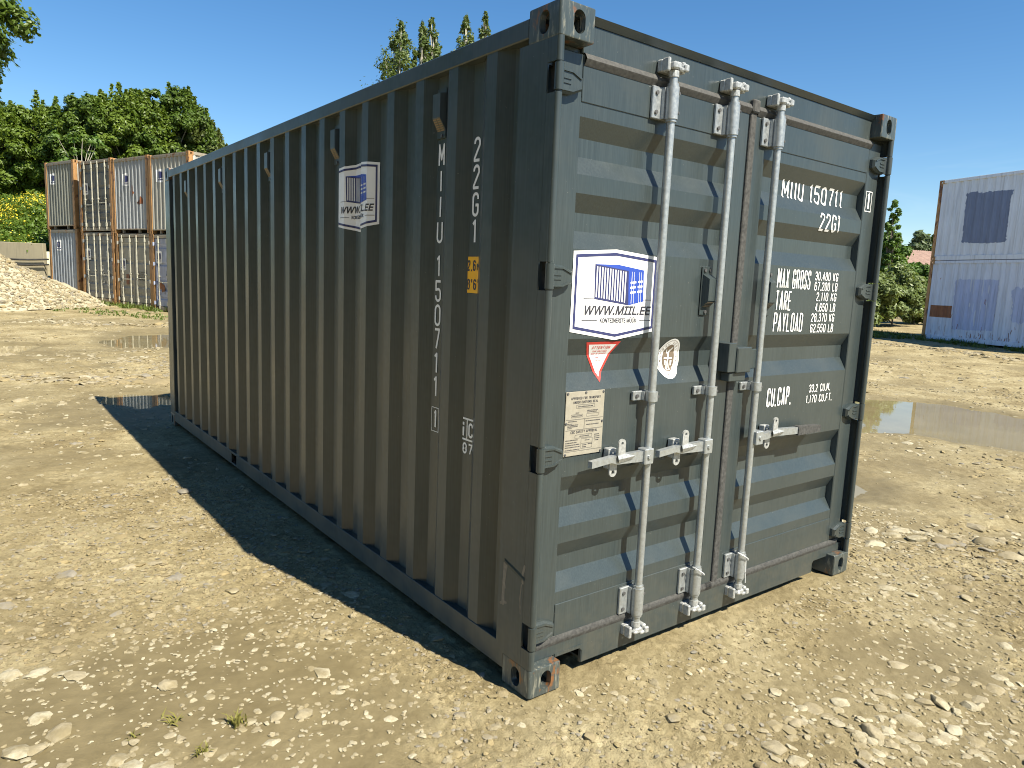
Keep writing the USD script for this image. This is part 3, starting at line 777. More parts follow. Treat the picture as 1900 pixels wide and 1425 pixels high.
door_print('lettering', stroke_text('33.2 CU.M.', 1.913, 1.098, .214, .044, .0054), 'white_print', label='white figures 33.2 CU.M. on the right door')
door_print('lettering', stroke_text('1.170 CU.FT.', 1.893, 1.040, .262, .044, .0054), 'white_print', label='white figures 1.170 CU.FT. on the right door')
chk = sbox(2.288, 2.085, 2.354, 2.195).difference(sbox(2.2925, 2.0895, 2.3495, 2.1905)).union(stroke_text('1', 2.303, 2.094, .036, .092, .014))
obj('lettering', flat(chk, [], 0, lambda x, z: (x, YF - .0015, z)), 'white_print', box_, label='boxed white check digit 1 on the right door frame')

# company sticker (drawn in its own sheet: u 0..0.48, v 0..0.36)
def sticker(lay):
    out = {}
    shell = Polygon([(0, .035), (.245, 0), (.48, .035), (.48, .342), (.228, .36), (0, .342)])
    ring = shell.buffer(-.013).difference(shell.buffer(-.024))
    out['white'] = shell
    boxo = Polygon([(.120, .163), (.312, .141), (.400, .158), (.392, .285), (.245, .301), (.115, .298)])
    face = Polygon([(.312, .141), (.400, .158), (.392, .285), (.303, .279)])
    top_ = Polygon([(.115, .298), (.245, .301), (.392, .285), (.303, .279)])
    bars, rods = [], []
    for k in range(12):
        u = .126 + k * .0145
        bars.append(Polygon([(u, .171 - k * .0017), (u + .0075, .170 - k * .0017), (u + .0062, .2905 - k * .0013), (u - .0013, .2915 - k * .0013)]))
    for u in (.328, .341, .372, .384):
        rods.append(LineString([(u, .150), (u - .004, .276)]).buffer(.0016))
    cross = []
    for z_ in (.192, .212, .232):
        cross += [LineString([(.318, z_), (.352, z_ + .004)]).buffer(.0042, cap_style=2), LineString([(.361, z_ + .005), (.390, z_ + .008)]).buffer(.0042, cap_style=2)]
    wh = unary_union(bars + rods + cross)
    lines = unary_union([sbox(.062, .163, .120, .1652), sbox(.396, .163, .450, .1652), sbox(.058, .078, .141, .0806), sbox(.383, .078, .452, .0806)])
    www = inter('WWW.MIIL.EE', .064, .103, .375, .033, .28).buffer(.0010)
    cuts = unary_union([sbox(0, .108 + k * .0065, .48, .1093 + k * .0065) for k in range(4)])
    www = www.difference(affinity.affine_transform(cuts, [1, 0, 0, 1, 0, 0]).intersection(sbox(0, 0, .48, .131)))
    kon = inter('KONTEINERITE M\u00dc\u00dcK', .157, .071, .209, .0165).buffer(.0007)
    out['navy'] = unary_union([ring, boxo.difference(face).difference(top_).difference(wh)])
    out['blue'] = unary_union([face, top_]).difference(wh)
    out['ink'] = unary_union([lines.difference(boxo), www.buffer(.0006), kon])
    return out


ST = sticker(None)
LX, LZ = .166, 1.406


def place_sticker(name, fn, breaks, axis, parent, label, step):
    s = obj(name, flat(ST['white'], breaks, axis, fn(step)), 'white_print', parent, label=label)
    obj('border', flat(ST['navy'], breaks, axis, fn(step * 1.7)), 'navy_print', s)
    obj('blue_drawing', flat(ST['blue'], breaks, axis, fn(step * 1.7)), 'blue_print', s)
    obj('printed_text', flat(ST['ink'], breaks, axis, fn(step * 1.7)), 'ink_print', s)
    return s


place_sticker('company_sticker', lambda o: (lambda u, v: (LX + u, YO - .0008 - o, LZ + v)), [], 0, box_, 'white company sticker with blue container drawing on the left door', .0012)
# the same sheet pressed into the corrugation of the long side, measured along the metal
arc_s = np.concatenate([[0], np.cumsum(np.hypot(np.diff(SPY), np.diff(SPX)))])
s_right = float(np.interp(1.417, SPY, arc_s))
NX = {}


def on_side(s_origin, z_origin):
    def f(o):
        def g(u, v):
            s = s_origin - u
            y = float(np.interp(s, arc_s, SPY)); x = float(np.interp(s, arc_s, SPX))
            return (x - o * 1.35, y, z_origin + v)
        return g
    return f


su = s_right + .48
brk = sorted(su - arc_s)
place_sticker('company_sticker', on_side(su, 1.852), brk, 0, box_, 'white company sticker bent over the corrugated side wall', .0015)

# lettering on the side wall (u runs towards -y)
def side_print(shape, mat_, off=.0018, x=XI, label=None, name='lettering'):
    return obj(name, flat(shape, [], 0, lambda u, v: (x - off, -u, v)), mat_, box_, label=label)


col1 = []
for c, t in zip('MIIU150711', [2.2135, 2.102, 1.990, 1.879, 1.727, 1.616, 1.506, 1.398, 1.286, 1.176]):
    w_ = .050 if c not in 'I' else .030
    col1.append(stroke_text(c, -.8225 - w_ / 2, t - .099, w_, .099, .0115))
col1.append(sbox(-.852, .915, -.789, 1.030).difference(sbox(-.849, .918, -.792, 1.027)))
col1.append(stroke_text('1', -.835, .930, .034, .088, .0125))
side_print(unary_union(col1), 'white_print', label='white vertical lettering MIIU150711 on the side wall')
side_print(unary_union([stroke_text(c, -.544 - .024, t - .100, .048, .100, .012) for c, t in zip('22G1', [2.2075, 2.097, 1.985, 1.874])]), 'white_print', label='white vertical lettering 22G1 on the side wall')
y_ = side_print(sbox(-.606, 1.568, -.452, 1.720), 'yellow_print', name='height_sign', label='yellow height sign reading 2,6m 8\'6" on the side wall')
obj('printed_text', flat(unary_union([stroke_text('2,6', -.588, 1.660, .062, .046, .0075), stroke_text('M', -.518, 1.660, .040, .032, .0075), stroke_text("8'6''", -.588, 1.581, .104, .046, .0075)]), [], 0, lambda u, v: (XI - .0028, -u, v)), 'ink_print', y_)
ic = sbox(-.612, .926, -.485, 1.026).difference(sbox(-.604, .934, -.555, 1.018)).difference(sbox(-.548, .934, -.493, 1.018))
ic = unary_union([ic, sbox(-.586, .944, -.574, .984), sbox(-.586, .992, -.574, 1.005), stroke_text('C', -.541, .942, .035, .066, .010), stroke_text('87', -.582, .866, .076, .050, .0085)])
side_print(ic, 'white_print', label='white boxed iC 87 mark on the side wall')

# warning triangle, oval certificate mark and data plate on the left door
tri = Polygon([(.266, 1.399), (.458, 1.399), (.358, 1.234)])
t_ = door_print('warning_sticker', tri, 'red_print', .0016, label='red bordered triangular warning sticker')
door_print('white_field', Polygon([(.284, 1.388), (.438, 1.388), (.358, 1.256)]), 'white_print', .0026, t_)
door_print('printed_text', unary_union([stroke_text('ATTENTION', .308, 1.369, .100, .013, .0022), stroke_text('THIS CONTAINER', .318, 1.356, .080, .007, .0012), stroke_text('MUST BE SERVICED', .318, 1.345, .080, .007, .0012), stroke_text('ONLY', .344, 1.331, .024, .007, .0011), stroke_text('WITH', .346, 1.318, .024, .007, .0011)]), 'red_print', .0036, t_)
ov = affinity.scale(Point(.790, 1.316).buffer(1, 24), .074, .089)
o_ = door_print('certificate_sticker', ov, 'white_print', .0016, label='white oval certificate sticker with brown emblem')
inn = affinity.scale(Point(.790, 1.318).buffer(1, 24), .039, .060)
line = affinity.scale(ov, .90, .92).difference(affinity.scale(ov, .875, .90))
fig = unary_union([LineString([(.772, 1.354), (.785, 1.335), (.793, 1.345), (.806, 1.364)]).buffer(.0035), LineString([(.791, 1.345), (.788, 1.305), (.778, 1.272)]).buffer(.0048), LineString([(.788, 1.305), (.797, 1.272)]).buffer(.004), Point(.792, 1.352).buffer(.005),
                   LineString([(.762, 1.318), (.818, 1.318)]).buffer(.004, cap_style=2), Polygon([(.764, 1.308), (.778, 1.308), (.776, 1.288), (.768, 1.288)]), Polygon([(.802, 1.308), (.816, 1.308), (.812, 1.284), (.804, 1.284)]), sbox(.776, 1.264, .804, 1.269)])
ring_txt = []
for i, c in enumerate('BUREAU VERITAS'):
    a = math.radians(188 - i * 15.2)
    g = stroke_text(c, -.004, -.005, .0085, .0105, .0017) if c != ' ' else None
    if g is not None:
        ring_txt.append(affinity.translate(affinity.rotate(g, math.degrees(a) - 90, origin=(0, 0)), .790 + .053 * math.cos(a), 1.316 + .0690 * math.sin(a)))
ring_txt.append(stroke_text('1828', .772, 1.2445, .036, .010, .0016))
door_print('emblem', unary_union([inn.difference(fig), line] + ring_txt), 'brown_print', .0027, o_)

pl = obj('data_plate', [bx(.164, .372, YO - .0055, YO - .0012, .948, 1.206, .001)], 'data_plate_alloy', box_, label='light metal approval plate riveted to the left door')
tx = [stroke_text('APPROVED FOR TRANSPORT', .190, 1.174, .160, .0105, .0018), stroke_text('UNDER CUSTOMS SEAL', .203, 1.158, .134, .0105, .0018), stroke_text('CSC SAFETY APPROVAL', .196, 1.038, .146, .0115, .0019)]
fr = lambda a, b, c, d: sbox(a, b, c, d).difference(sbox(a + .0008, b + .0008, c - .0008, d - .0008))
tx += [fr(.220, 1.139, .318, 1.153), fr(.195, 1.103, .255, 1.115), fr(.277, 1.103, .342, 1.115), sbox(.168, 1.094, .368, 1.0952), sbox(.168, 1.052, .368, 1.0532), sbox(.266, 1.0532, .2672, 1.094), fr(.220, 1.018, .312, 1.032), fr(.254, .974, .316, 1.015), sbox(.254, .994, .316, .9948), sbox(.168, .966, .368, .967)]
rs = np.random.default_rng(3)
for x0, x1, z in [(.228, .310, 1.1435), (.200, .250, 1.107), (.218, .236, 1.119), (.280, .338, 1.125), (.280, .330, 1.119), (.180, .225, 1.086), (.178, .200, 1.077), (.178, .232, 1.071), (.178, .230, 1.065), (.178, .200, 1.059), (.274, .352, 1.083), (.278, .346, 1.068), (.245, .296, 1.023), (.170, .236, 1.010), (.170, .230, 1.000), (.170, .243, .991), (.170, .248, .982), (.170, .248, .971), (.275, .300, 1.005), (.262, .285, .986), (.293, .313, .988), (.262, .285, .978), (.325, .352, 1.024), (.325, .355, 1.016), (.325, .352, 1.008), (.330, .348, 1.000)]:
    x = x0
    while x < x1:
        w_ = rs.uniform(.002, .0038); tx.append(sbox(x, z, x + w_, z + .0042 * rs.uniform(.7, 1))); x += w_ + .0016
obj('printed_text', flat(unary_union(tx), [], 0, lambda x, z: (x, YO - .0063, z)), 'ink_print', pl)
obj('rivet', [tube((x, YO - .0085, z), (x, YO - .0055, z), .0045, .006, 8) for x, z in ((.172, 1.199), (.268, 1.200), (.364, 1.199), (.170, 1.080), (.365, 1.078), (.172, .955), (.364, .955))], 'bolt_steel', pl)

# scrapes on the left corner post (ground bare by forks): slightly proud smears of torn paint
sc = []
for y0, z0, y1, z1, w_ in ((.176, .505, .190, .330, .009), (.190, .50, .180, .40, .005), (.170, .34, .205, .325, .006), (.060, .53, .068, .46, .006), (.075, .45, .074, .33, .003)):
    sc.append(LineString([(y0, z0), ((y0 + y1) / 2 + .006, (z0 + z1) / 2), (y1, z1)]).buffer(w_))
plain('scraped_paint', (.16, .135, .105), .7, vary=.3, scale=50)
obj('scrape_mark', flat(unary_union(sc), [], 0, lambda u, v: (.0004, u, v)), 'scraped_paint', box_)
obj('dent_ridge', [hull([(-.003, .185, .513), (-.003, .06, .478), (.0012, .19, .522), (.0012, .058, .487), (.0012, .185, .498), (.0012, .06, .466)])], 'post_paint', box_)


# ------------------------------------------------------------------ old stacked containers
def wave(lo, hi, pitch, depth, start=0.0):
    """Trapezoid profile between lo and hi: list of (along, inset)."""
    n = max(1, round((hi - lo) / pitch)); p = (hi - lo) / n; out = []
    for k in range(n):
        a = lo + k * p
        out += [(a, 0), (a + p * .27, 0), (a + p * .5, depth), (a + p * .77, depth)]
    return out + [(hi, 0)]


def decal_small(u, v):
    """Small company sheet, seen from afar: white sheet and a few blue shapes (u, v from its lower left corner)."""
    sh = Polygon([(0, .03), (.2, 0), (.4, .03), (.4, .42), (.2, .45), (0, .42)])
    pic = Polygon([(.08, .16), (.22, .13), (.32, .16), (.32, .35), (.2, .37), (.08, .35)])
    bars = unary_union([sbox(.10 + k * .022, .18, .110 + k * .022, .33) for k in range(5)])
    tx = unary_union([sbox(.06, .085, .34, .115), sbox(.12, .055, .28, .065)])
    return affinity.translate(sh, u, v), affinity.translate(unary_union([pic.difference(bars), tx]), u, v)


def old_container(label, front, loc, yaw, m_front, m_side, m_post='rusty_post', m_rail='rusty_rail', sticker_at=None, tilt=0.0, extras=None, length=L, group=None, seed=0):
    r = np.random.default_rng(seed)
    t = thing('stacked_container', label, 'shipping container', loc, yaw, group)
    def posts(x0, x1, y0, y1, m):
        obj('corner_post', [bx(x0, x1, y0, y1, ch, H - ch, .008)], m, t)
    posts(.002, .165, .002, .15, m_post); posts(W - .165, W - .002, .002, .15, m_post)
    posts(.002, .12, length - .12, length - .002, m_post); posts(W - .12, W - .002, length - .12, length - .002, m_post)
    for (sx, x0, x1) in ((-1, 0, cw), (1, W - cw, W)):
        for (sy, y0, y1) in ((-1, 0, cl), (1, length - cl, length)):
            for z0 in (0, H - ch):
                obj('corner_casting', casting(x0, x1, y0, y1, z0, z0 + ch, sx, sy), m_post, t, smooth=35)
    for x0 in (.004, W - .064):
        obj('top_rail', [bx(x0, x0 + .06, cl, length - cl, H - .10, H - .005, .005)], m_rail, t)
        obj('bottom_rail', [bx(x0, x0 + .06, cl, length - cl, .006, .15, .005)], m_rail, t)
    for s in (0, 1):
        pr_ = wave(.16, length - .13, .278, .036)
        x = lambda d: (.016 + d) if s == 0 else W - .016 - d
        zs = np.linspace(.13, H - .09, 4)
        obj('side_wall', grid(np.stack([np.array([(x(d), a, z) for a, d in pr_]) for z in zs]), flip=(s == 0)), m_side, t)
    obj('roof', [bx(.066, W - .066, .05, length - .05, H - .045, H - .002)], m_rail, t)
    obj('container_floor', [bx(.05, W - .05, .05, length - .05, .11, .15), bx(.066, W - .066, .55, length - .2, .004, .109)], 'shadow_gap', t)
    obj('end_wall', [bx(.1, W - .1, length - .08, length - .05, .15, H - .1)], m_side, t)
    obj('header', [bx(.166, W - .166, .010, .12, H - .125, H - .035, .006)], m_rail, t)
    obj('sill', [bx(.166, W - .166, .010, .12, .03 if front == 'door' else .115, .155, .006)] + ([] if front == 'door' else [bx(x, x + .05, .02, .10, .005, .114) for x in (.62, 1.70)]), m_rail, t)
    if front == 'end':
        pr_ = wave(.166, W - .166, .243, .045)
        ins = lambda u: .022 + float(np.interp(u, [a for a, d in pr_], [d for a, d in pr_]))
        zs = np.linspace(.15, H - .12, 4)
        obj('end_panel', grid(np.stack([np.array([(a, .022 + d, z) for a, d in pr_]) for z in zs])), m_front, t)
        brk_ = [a for a, d in pr_]
        fn = lambda o: (lambda u, v: (u, ins(u) - o, v))
    else:
        for s in (0, 1):
            x0, x1 = (.168, 1.205) if s == 0 else (1.232, W - .168)
            d = obj('door', [bx(x0, x0 + .085, .040, .085, .175, H - .14, .004), bx(x1 - .085, x1, .040, .085, .175, H - .14, .004), bx(x0 + .086, x1 - .086, .042, .085, .175, .33, .003), bx(x0 + .086, x1 - .086, .042, .085, H - .30, H - .14, .003)], m_front, t)
            prof = []
            for z in (.33, .62, .91, 1.47, 2.05):
                prof += [(z, .046), (z + .05, .046), (z + .10, .078), (z + .16, .078), (z + .21, .046)]
            prof += [(H - .29, .046)]
            obj('corrugated_panel', grid(np.stack([np.array([(x, y, z) for x in (x0 + .084, x1 - .084)]) for z, y in prof]), flip=True), m_front, d)
            obj('gasket', [bx(x0 - .010, x0 - .001, .05, .07, .17, H - .14)], 'shadow_gap', d)
            for q in (.27, .80):
                xb = x0 + (x1 - x0) * (q if s == 0 else q - .07)
                b = obj('locking_bar', [vtube(xb, .004, .08, H - .06, .021, 10)], 'pale_bar_paint', t, smooth=40)
                obj('bracket', [bx(xb - .05, xb + .03, -.020, .0395, z, z + hh, .004) for z, hh in ((.19, .13), (1.16, .05), (H - .30, .13))], 'pale_bar_paint', b)
                obj('handle', [bx(xb - .25 if q > .5 else xb, xb if q > .5 else xb + .25, -.022, -.004, .97 + .05 * s, 1.00 + .05 * s, .003)], 'pale_bar_paint', b)
            for z in (.28, .95, 1.6, 2.27):
                xh = .150 if s == 0 else W - .150
                obj('hinge', [vtube(xh, .0, z - .06, z + .06, .025, 10), bx(min(xh, x0 + .08 if s == 0 else x1 - .08), max(xh, x0 + .08 if s == 0 else x1 - .08), .012, .0395, z - .05, z + .05, .004)], m_front, t)
        fn = lambda o: (lambda u, v: (u, .040 - o, v)); brk_ = []
    if sticker_at:
        a, b = decal_small(*sticker_at)
        st_ = obj('company_sticker', flat(a, brk_, 0, fn(.004)), 'white_print', t)
        obj('blue_drawing', flat(b, brk_, 0, fn(.008)), 'navy_print', st_)
    if extras:
        extras(t, fn, brk_)
    return t


def letters(t, fn, items, m, off=.006):
    for txt, x, z, w_, h_, s_ in items:
        obj('lettering', flat(stroke_text(txt, x, z, w_, h_, s_), [], 0, fn(off)), m, t)


def smears(t, m, n, x0, x1, z0, z1, w_, h_, seed, fn, brk_):
    r = np.random.default_rng(seed); shapes = []
    for _ in range(n):
        x, z = r.uniform(x0, x1), r.uniform(z0, z1)
        a = np.linspace(0, 2 * PI, 12, endpoint=False)
        rad = r.uniform(.5, 1.1, 12)
        shapes.append(Polygon(np.c_[x + np.cos(a) * rad * w_ * r.uniform(.4, 1), z + np.sin(a) * rad * h_ * r.uniform(.4, 1)]))
    obj('stain', flat(unary_union(shapes), brk_, 0, fn(.0065)), m, t)


plain('black_marking', (.03, .03, .03), .6)
plain('worn_white_marking', (.48, .48, .46), .6, vary=.3, scale=20)
ROW = -1.262
rd = np.array([math.cos(ROW), math.sin(ROW)])
ORIG = {4: (3.54, 25.40, .115), 3: (2.80, 27.78, .150), 2: (2.045, 30.12, .205), 1: (1.20, 32.95, .33)}


def mark_a3(t, fn, brk_):
    obj('lettering', flat(unary_union([stroke_text('A', W - .135, 1.62, .10, .20, .028), stroke_text('3', W - .135, 1.38, .10, .19, .028)]), [], 0, lambda u, v: (u, -.002, v)), 'black_marking', t, label='black hand painted letters on the rusty post')


def rust_blotches(t, fn, brk_):
    smears(t, 'rust_patch', 3, 1.15, 1.35, 1.3, 1.5, .09, .20, 4, fn, brk_)
    smears(t, 'rust_patch', 3, 1.60, 1.95, .95, 1.15, .13, .20, 5, fn, brk_)
    smears(t, 'dark_grey_paint', 7, .5, 2.0, .5, 1.7, .035, .10, 6, fn, brk_)


def scrawl(t, fn, brk_):
    sh = []
    for i, c in enumerate('RADAR'):
        g = stroke_text(c, 0, 0, .24, .22, .05); sh.append(affinity.translate(affinity.rotate(g, 90, origin=(0, 0)), 2.02, .62 + i * .27))
    for i, c in enumerate('LAR'):
        g = stroke_text(c, 0, 0, .20, .19, .045); sh.append(affinity.translate(affinity.rotate(g, 90, origin=(0, 0)), 1.62, .72 + i * .24))
    r = np.random.default_rng(2)
    dots = unary_union([Point(r.uniform(1.2, 2.2), r.uniform(.6, 2.0)).buffer(r.uniform(.02, .06)) for _ in range(24)])
    obj('stain', flat(unary_union([unary_union([s.buffer(-.004) for s in sh]).difference(dots)]), [], 0, fn(.004)), 'worn_white_marking', t, label='faded white painted marks')


def door_marks(t, fn, brk_):
    rows = unary_union([sbox(1.48 + q * .16, .98 + k * .065, 1.48 + q * .16 + .11, 1.01 + k * .065) for k in range(5) for q in range(3)])
    obj('lettering', flat(rows, [], 0, fn(.004)), 'black_marking', t)
    obj('stain', flat(sbox(.62, .80, .82, 1.16), [], 0, fn(.004)), 'rust_patch', t)


def dark_marks(t, fn, brk_):
    rows = unary_union([sbox(1.45 + q * .2, .98 + k * .07, 1.45 + q * .2 + .14, 1.012 + k * .07) for k in range(5) for q in range(3)])
    obj('lettering', flat(rows, [], 0, fn(.004)), 'black_marking', t)
    obj('stain', flat(unary_union([Point(.62, 1.1).buffer(.10).difference(Point(.62, 1.1).buffer(.05)), sbox(.5, .9, .75, .96)]), [], 0, fn(.004)), 'black_marking', t)


def flaked(t, fn, brk_):
    smears(t, 'rust_patch', 3, .42, .66, .68, .95, .14, .20, 9, fn, brk_)
    smears(t, 'dark_grey_paint', 9, .3, 1.0, .5, 1.9, .04, .12, 10, fn, brk_)


GL = 'old containers stacked two high at the left of the yard'
specs = {
    (1, 1): ('grey olive container end, top of the leftmost stack, A 3 painted on its rusty post', 'end', 'grey_olive_paint', (.42, 1.72), mark_a3),
    (2, 1): ('dark grey container doors with pale locking bars, upper of the second stack from left', 'door', 'dark_grey_paint', (.24, 1.35), dark_marks),
    (3, 1): ('pale bluish grey container end with rust blotches, upper of the third stack from left', 'end', 'pale_grey_paint', (.70, 1.62), rust_blotches),
    (4, 1): ('warm grey container end, upper of the left stack nearest the large dark container', 'end', 'warm_grey_paint', (.45, 1.68), None),
    (1, 0): ('blue grey container end on the ground beside the gravel heap, under the A 3 container', 'end', 'blue_grey_paint', (.62, 1.75), None),
    (2, 0): ('slate container doors with faded white marks, on the ground, second stack from left', 'door', 'slate_paint', (.24, 1.55), scrawl),
    (3, 0): ('beige grey container doors with small black print, on the ground, third stack from left', 'door', 'beige_grey_paint', (.24, 1.28), door_marks),
    (4, 0): ('chalky blue flaking container doors on the ground, half hidden by the large dark container', 'door', 'chalky_blue_paint', (.22, 1.60), flaked),
}
for (c, lv), (lab, kind, m_, stk, ex) in specs.items():
    x, y, z = ORIG[c]
    sh = {(3, 0): .10, (1, 0): .10, (4, 0): .05, (2, 0): .02}.get((c, lv), 0.0)
    old_container(lab, kind, (x + rd[0] * sh, y + rd[1] * sh, z + lv * (H + .012)), ROW, m_, m_ if c != 1 else 'warm_grey_paint', sticker_at=stk, extras=ex, group=GL, seed=c * 3 + lv)

# the two pale blue containers at the right, their long sides to the camera
RY = np.array([.3223, .9466]); RA = np.array([24.155, 8.923, .30])
rorig = np.array([RA[0] - RY[0] * L, RA[1] - RY[1] * L, RA[2]])


def side_fn(o):
    pr_ = wave(.16, L - .13, .278, .036); ya = [a for a, d in pr_]; da = [d for a, d in pr_]
    return lambda u, v: (.016 + float(np.interp(L - u, ya, da)) - o, L - u, v)


SBR = [L - a for a, d in wave(.16, L - .13, .278, .036)]


def ragged(pts, amp, seed, step=.05):
    p = Polygon(pts); r = np.random.default_rng(seed); n = int(p.length / step); out = []
    for i in range(n):
        q = p.exterior.interpolate(i * step); out.append((q.x + r.normal() * amp, q.y + r.normal() * amp))
    g = Polygon(out)
    return g if g.is_valid else g.buffer(0)


def right_upper(t, fn, brk_):
    obj('paint_patch', flat(ragged([(1.01, 2.09), (1.4, 2.12), (1.45, 2.06), (2.0, 2.07), (2.6, 2.05), (2.55, 1.9), (2.5, 1.8), (2.54, .52), (1.8, .50), (1.04, .55)], .012, 1), SBR, 0, side_fn(.003)), 'dark_blue_overpaint', t, label='dark blue patch of overpaint')
    obj('paint_patch', flat(ragged([(2.98, 1.45), (4.4, 1.5), (4.4, .95), (3.0, 1.0)], .012, 2), SBR, 0, side_fn(.003)), 'dark_blue_overpaint', t)


def right_lower(t, fn, brk_):
    g = ragged([(1.00, 1.98), (2.50, 1.99), (2.48, .9), (2.47, .43), (1.07, .37)], .010, 3)
    r = np.random.default_rng(5)
    holes = unary_union([affinity.scale(Point(r.uniform(1.05, 2.45), r.uniform(.4, 2.0)).buffer(1), r.uniform(.010, .03), r.uniform(.05, .35)) for _ in range(16)])
    obj('paint_patch', flat(g.difference(holes), SBR, 0, side_fn(.003)), 'violet_blue_overpaint', t, label='worn violet blue patch of overpaint')
    obj('paint_patch', flat(ragged([(2.95, 1.75), (4.6, 1.75), (4.6, .74), (3.0, .74)], .03, 6), SBR, 0, side_fn(.003)), 'violet_blue_overpaint', t)
    cr = []
    for _ in range(60):
        x, z = r.uniform(.25, 5.7), .17 + r.exponential(.22)
        if z > 1.9: continue
        pts = [(x, z)]
        for _k in range(r.integers(2, 5)):
            x, z = x + r.normal() * .010, z - r.uniform(.02, .08)
            pts.append((x, max(z, .155)))
        cr.append(LineString(pts).buffer(r.uniform(.004, .010)))
    obj('stain', flat(unary_union(cr), SBR, 0, side_fn(.0042)), 'rust_patch', t, label='rusty cracks in the paint low on the side')
    obj('stain', flat(sbox(.19, .74, 1.0, 1.13), SBR, 0, side_fn(.003)), 'rust_patch', t, label='rusty rectangle where a plate was removed')


old_container('pale bluish white container with a dark blue painted patch, upper one at the right', 'end', (rorig[0], rorig[1], RA[2] + H + .006), math.atan2(-RY[0], RY[1]), 'bluish_white_paint', 'bluish_white_paint', m_rail='bluish_white_paint', extras=right_upper, group='pale containers stacked at the right', seed=31)
old_container('rust streaked pale blue container on the ground with a rusty rectangle at its corner', 'end', tuple(rorig), math.atan2(-RY[0], RY[1]), 'bluish_white_worn_paint', 'bluish_white_worn_paint', m_rail='bluish_white_worn_paint', extras=right_lower, group='pale containers stacked at the right', seed=32)

# ------------------------------------------------------------------ concrete wall, hoses, gravel heap, embankment
plain('concrete', (.42, .385, .29), .85, vary=.14, scale=2.5)
old_paint('stained_concrete', (.27, .24, .165), .80, .10, 1.2)
def cam_ray(u, v):
    d = np.array(RIGHT) * (u - 950) / 1330 + np.array(FWD) - np.array(UP) * (v - 712.5) / 1330
    return d


def pix(u, v, depth):
    return np.array(CAM) + cam_ray(u, v) * depth


rh = np.array([RIGHT[0], RIGHT[1]]); rh /= np.linalg.norm(rh); fh = np.array([FWD[0], FWD[1]]); fh /= np.linalg.norm(fh)
WE = np.array([1.05, 33.05])                       # right end of the wall, beside the leftmost stack
wyaw = math.atan2(rh[1], rh[0])
wall = thing('concrete_wall', 'low pale concrete retaining wall behind the gravel heap', 'wall', (WE[0], WE[1], 0), wyaw)
for k in range(4):
    obj('wall_panel', [bx(-2.6 * (k + 1) + .012, -2.6 * k - .012, 0, .22, -.2, 2.36 + .012 * ((k * 7) % 3), .015)], 'stained_concrete', wall)
for lab, zc, sag, r_ in (('upper dark hose running along the concrete wall', 1.72, .10, .035), ('lower dark hose sagging along the concrete wall above the gravel', 1.52, .22, .035)):
    t = np.linspace(-7, .25, 26)
    pts = [(WE[0] + rh[0] * a - fh[0] * .10, WE[1] + rh[1] * a - fh[1] * .10, zc - sag * .12 * (a + 3.4) ** 2 * .04 + .04 * math.sin(a * 1.7)) for a in t]
    obj('hose', cat([tube(p, q, r_, n=8) for p, q in zip(pts[:-1], pts[1:])]), 'black_rubber', None, smooth=50, label=lab, category='hose')

# gravel heap: a displaced cone plus loose stones over it
GP = pix(-95, 452, 24.0)
gpc = np.array([GP[0], GP[1]]); GH = 2.05; GR = 4.3
tt, rr = np.meshgrid(np.linspace(0, 2 * PI, 150), np.linspace(0, 1.12, 66))
hx = gpc[0] + np.cos(tt) * rr * GR * (1 + .05 * np.sin(3 * tt + 1)); hy = gpc[1] + np.sin(tt) * rr * GR * (1 + .05 * np.sin(3 * tt + 1))
def heap_h(x, y):
    d = np.hypot(x - gpc[0], y - gpc[1]) / GR
    base = macro(x, y)
    n = (meshkit.fbm(np.c_[x.ravel() * 1.5, y.ravel() * 1.5, np.zeros(x.size)], 4, 41).reshape(x.shape) - .5)
    return base - .06 + GH * np.clip(1 - np.sqrt(d * d + .012) + .11, -.05, 1) * (1 + n * .25) + n * .10 + (meshkit.noise(np.c_[x.ravel() * 14, y.ravel() * 14, np.zeros(x.size)], 42).reshape(x.shape) - .5) * .05
plain('crushed_limestone', (.34, .30, .205), .9, vary=.22, scale=22)
heap = obj('gravel_heap', grid(np.stack([hx, hy, heap_h(hx, hy)], -1)), 'crushed_limestone', None, smooth=True, label='heap of pale crushed limestone in front of the concrete wall', category='gravel heap')


def stone_mesh(seed, flatness, n=24):
    r = np.random.default_rng(seed)
    p = r.normal(size=(n, 3)); p /= np.linalg.norm(p, axis=1)[:, None]
    p *= r.uniform(.86, 1.06, (n, 1)); p[:, 2] *= flatness * .72; p[:, 0] *= r.uniform(1.0, 1.35)
    m = hull(p); return m


def stone_mat(name, col):
    lo = tuple(c * .72 for c in col); hi = tuple(c * 1.18 for c in col)
    mat(name, {'g': ('geometry', {}), 'n': ('noise_texture', {'scale': 24.0, 'detail': 6.0, 'roughness': .7}), 'r': ('rgb_ramp', {'ramp': [(.3, lo), (.7, hi)]}),
               'd': ('noise_texture', {'scale': 9.0, 'detail': 7.0, 'roughness': .72}), 'dr': ('rgb_ramp', {'ramp': [(.44, (0, 0, 0)), (.60, (.85, .85, .85))]}), 'mx': ('mix_color', {'b': (.205, .168, .092)}),
               'h': ('noise_texture', {'scale': 150.0, 'detail': 4.0}), 'b': ('bump', {'strength': .6, 'distance': .004}), 'p': ('principled_bsdf', {'roughness': .9, 'specular_ior_level': .25})},
        [('g.position', 'n.vector'), ('n.fac', 'r.fac'), ('g.position', 'd.vector'), ('d.fac', 'dr.fac'), ('dr.color', 'mx.fac'), ('r.color', 'mx.a'), ('mx.result', 'p.base_color'), ('g.position', 'h.vector'), ('h.fac', 'b.height'), ('b.normal', 'p.normal')])


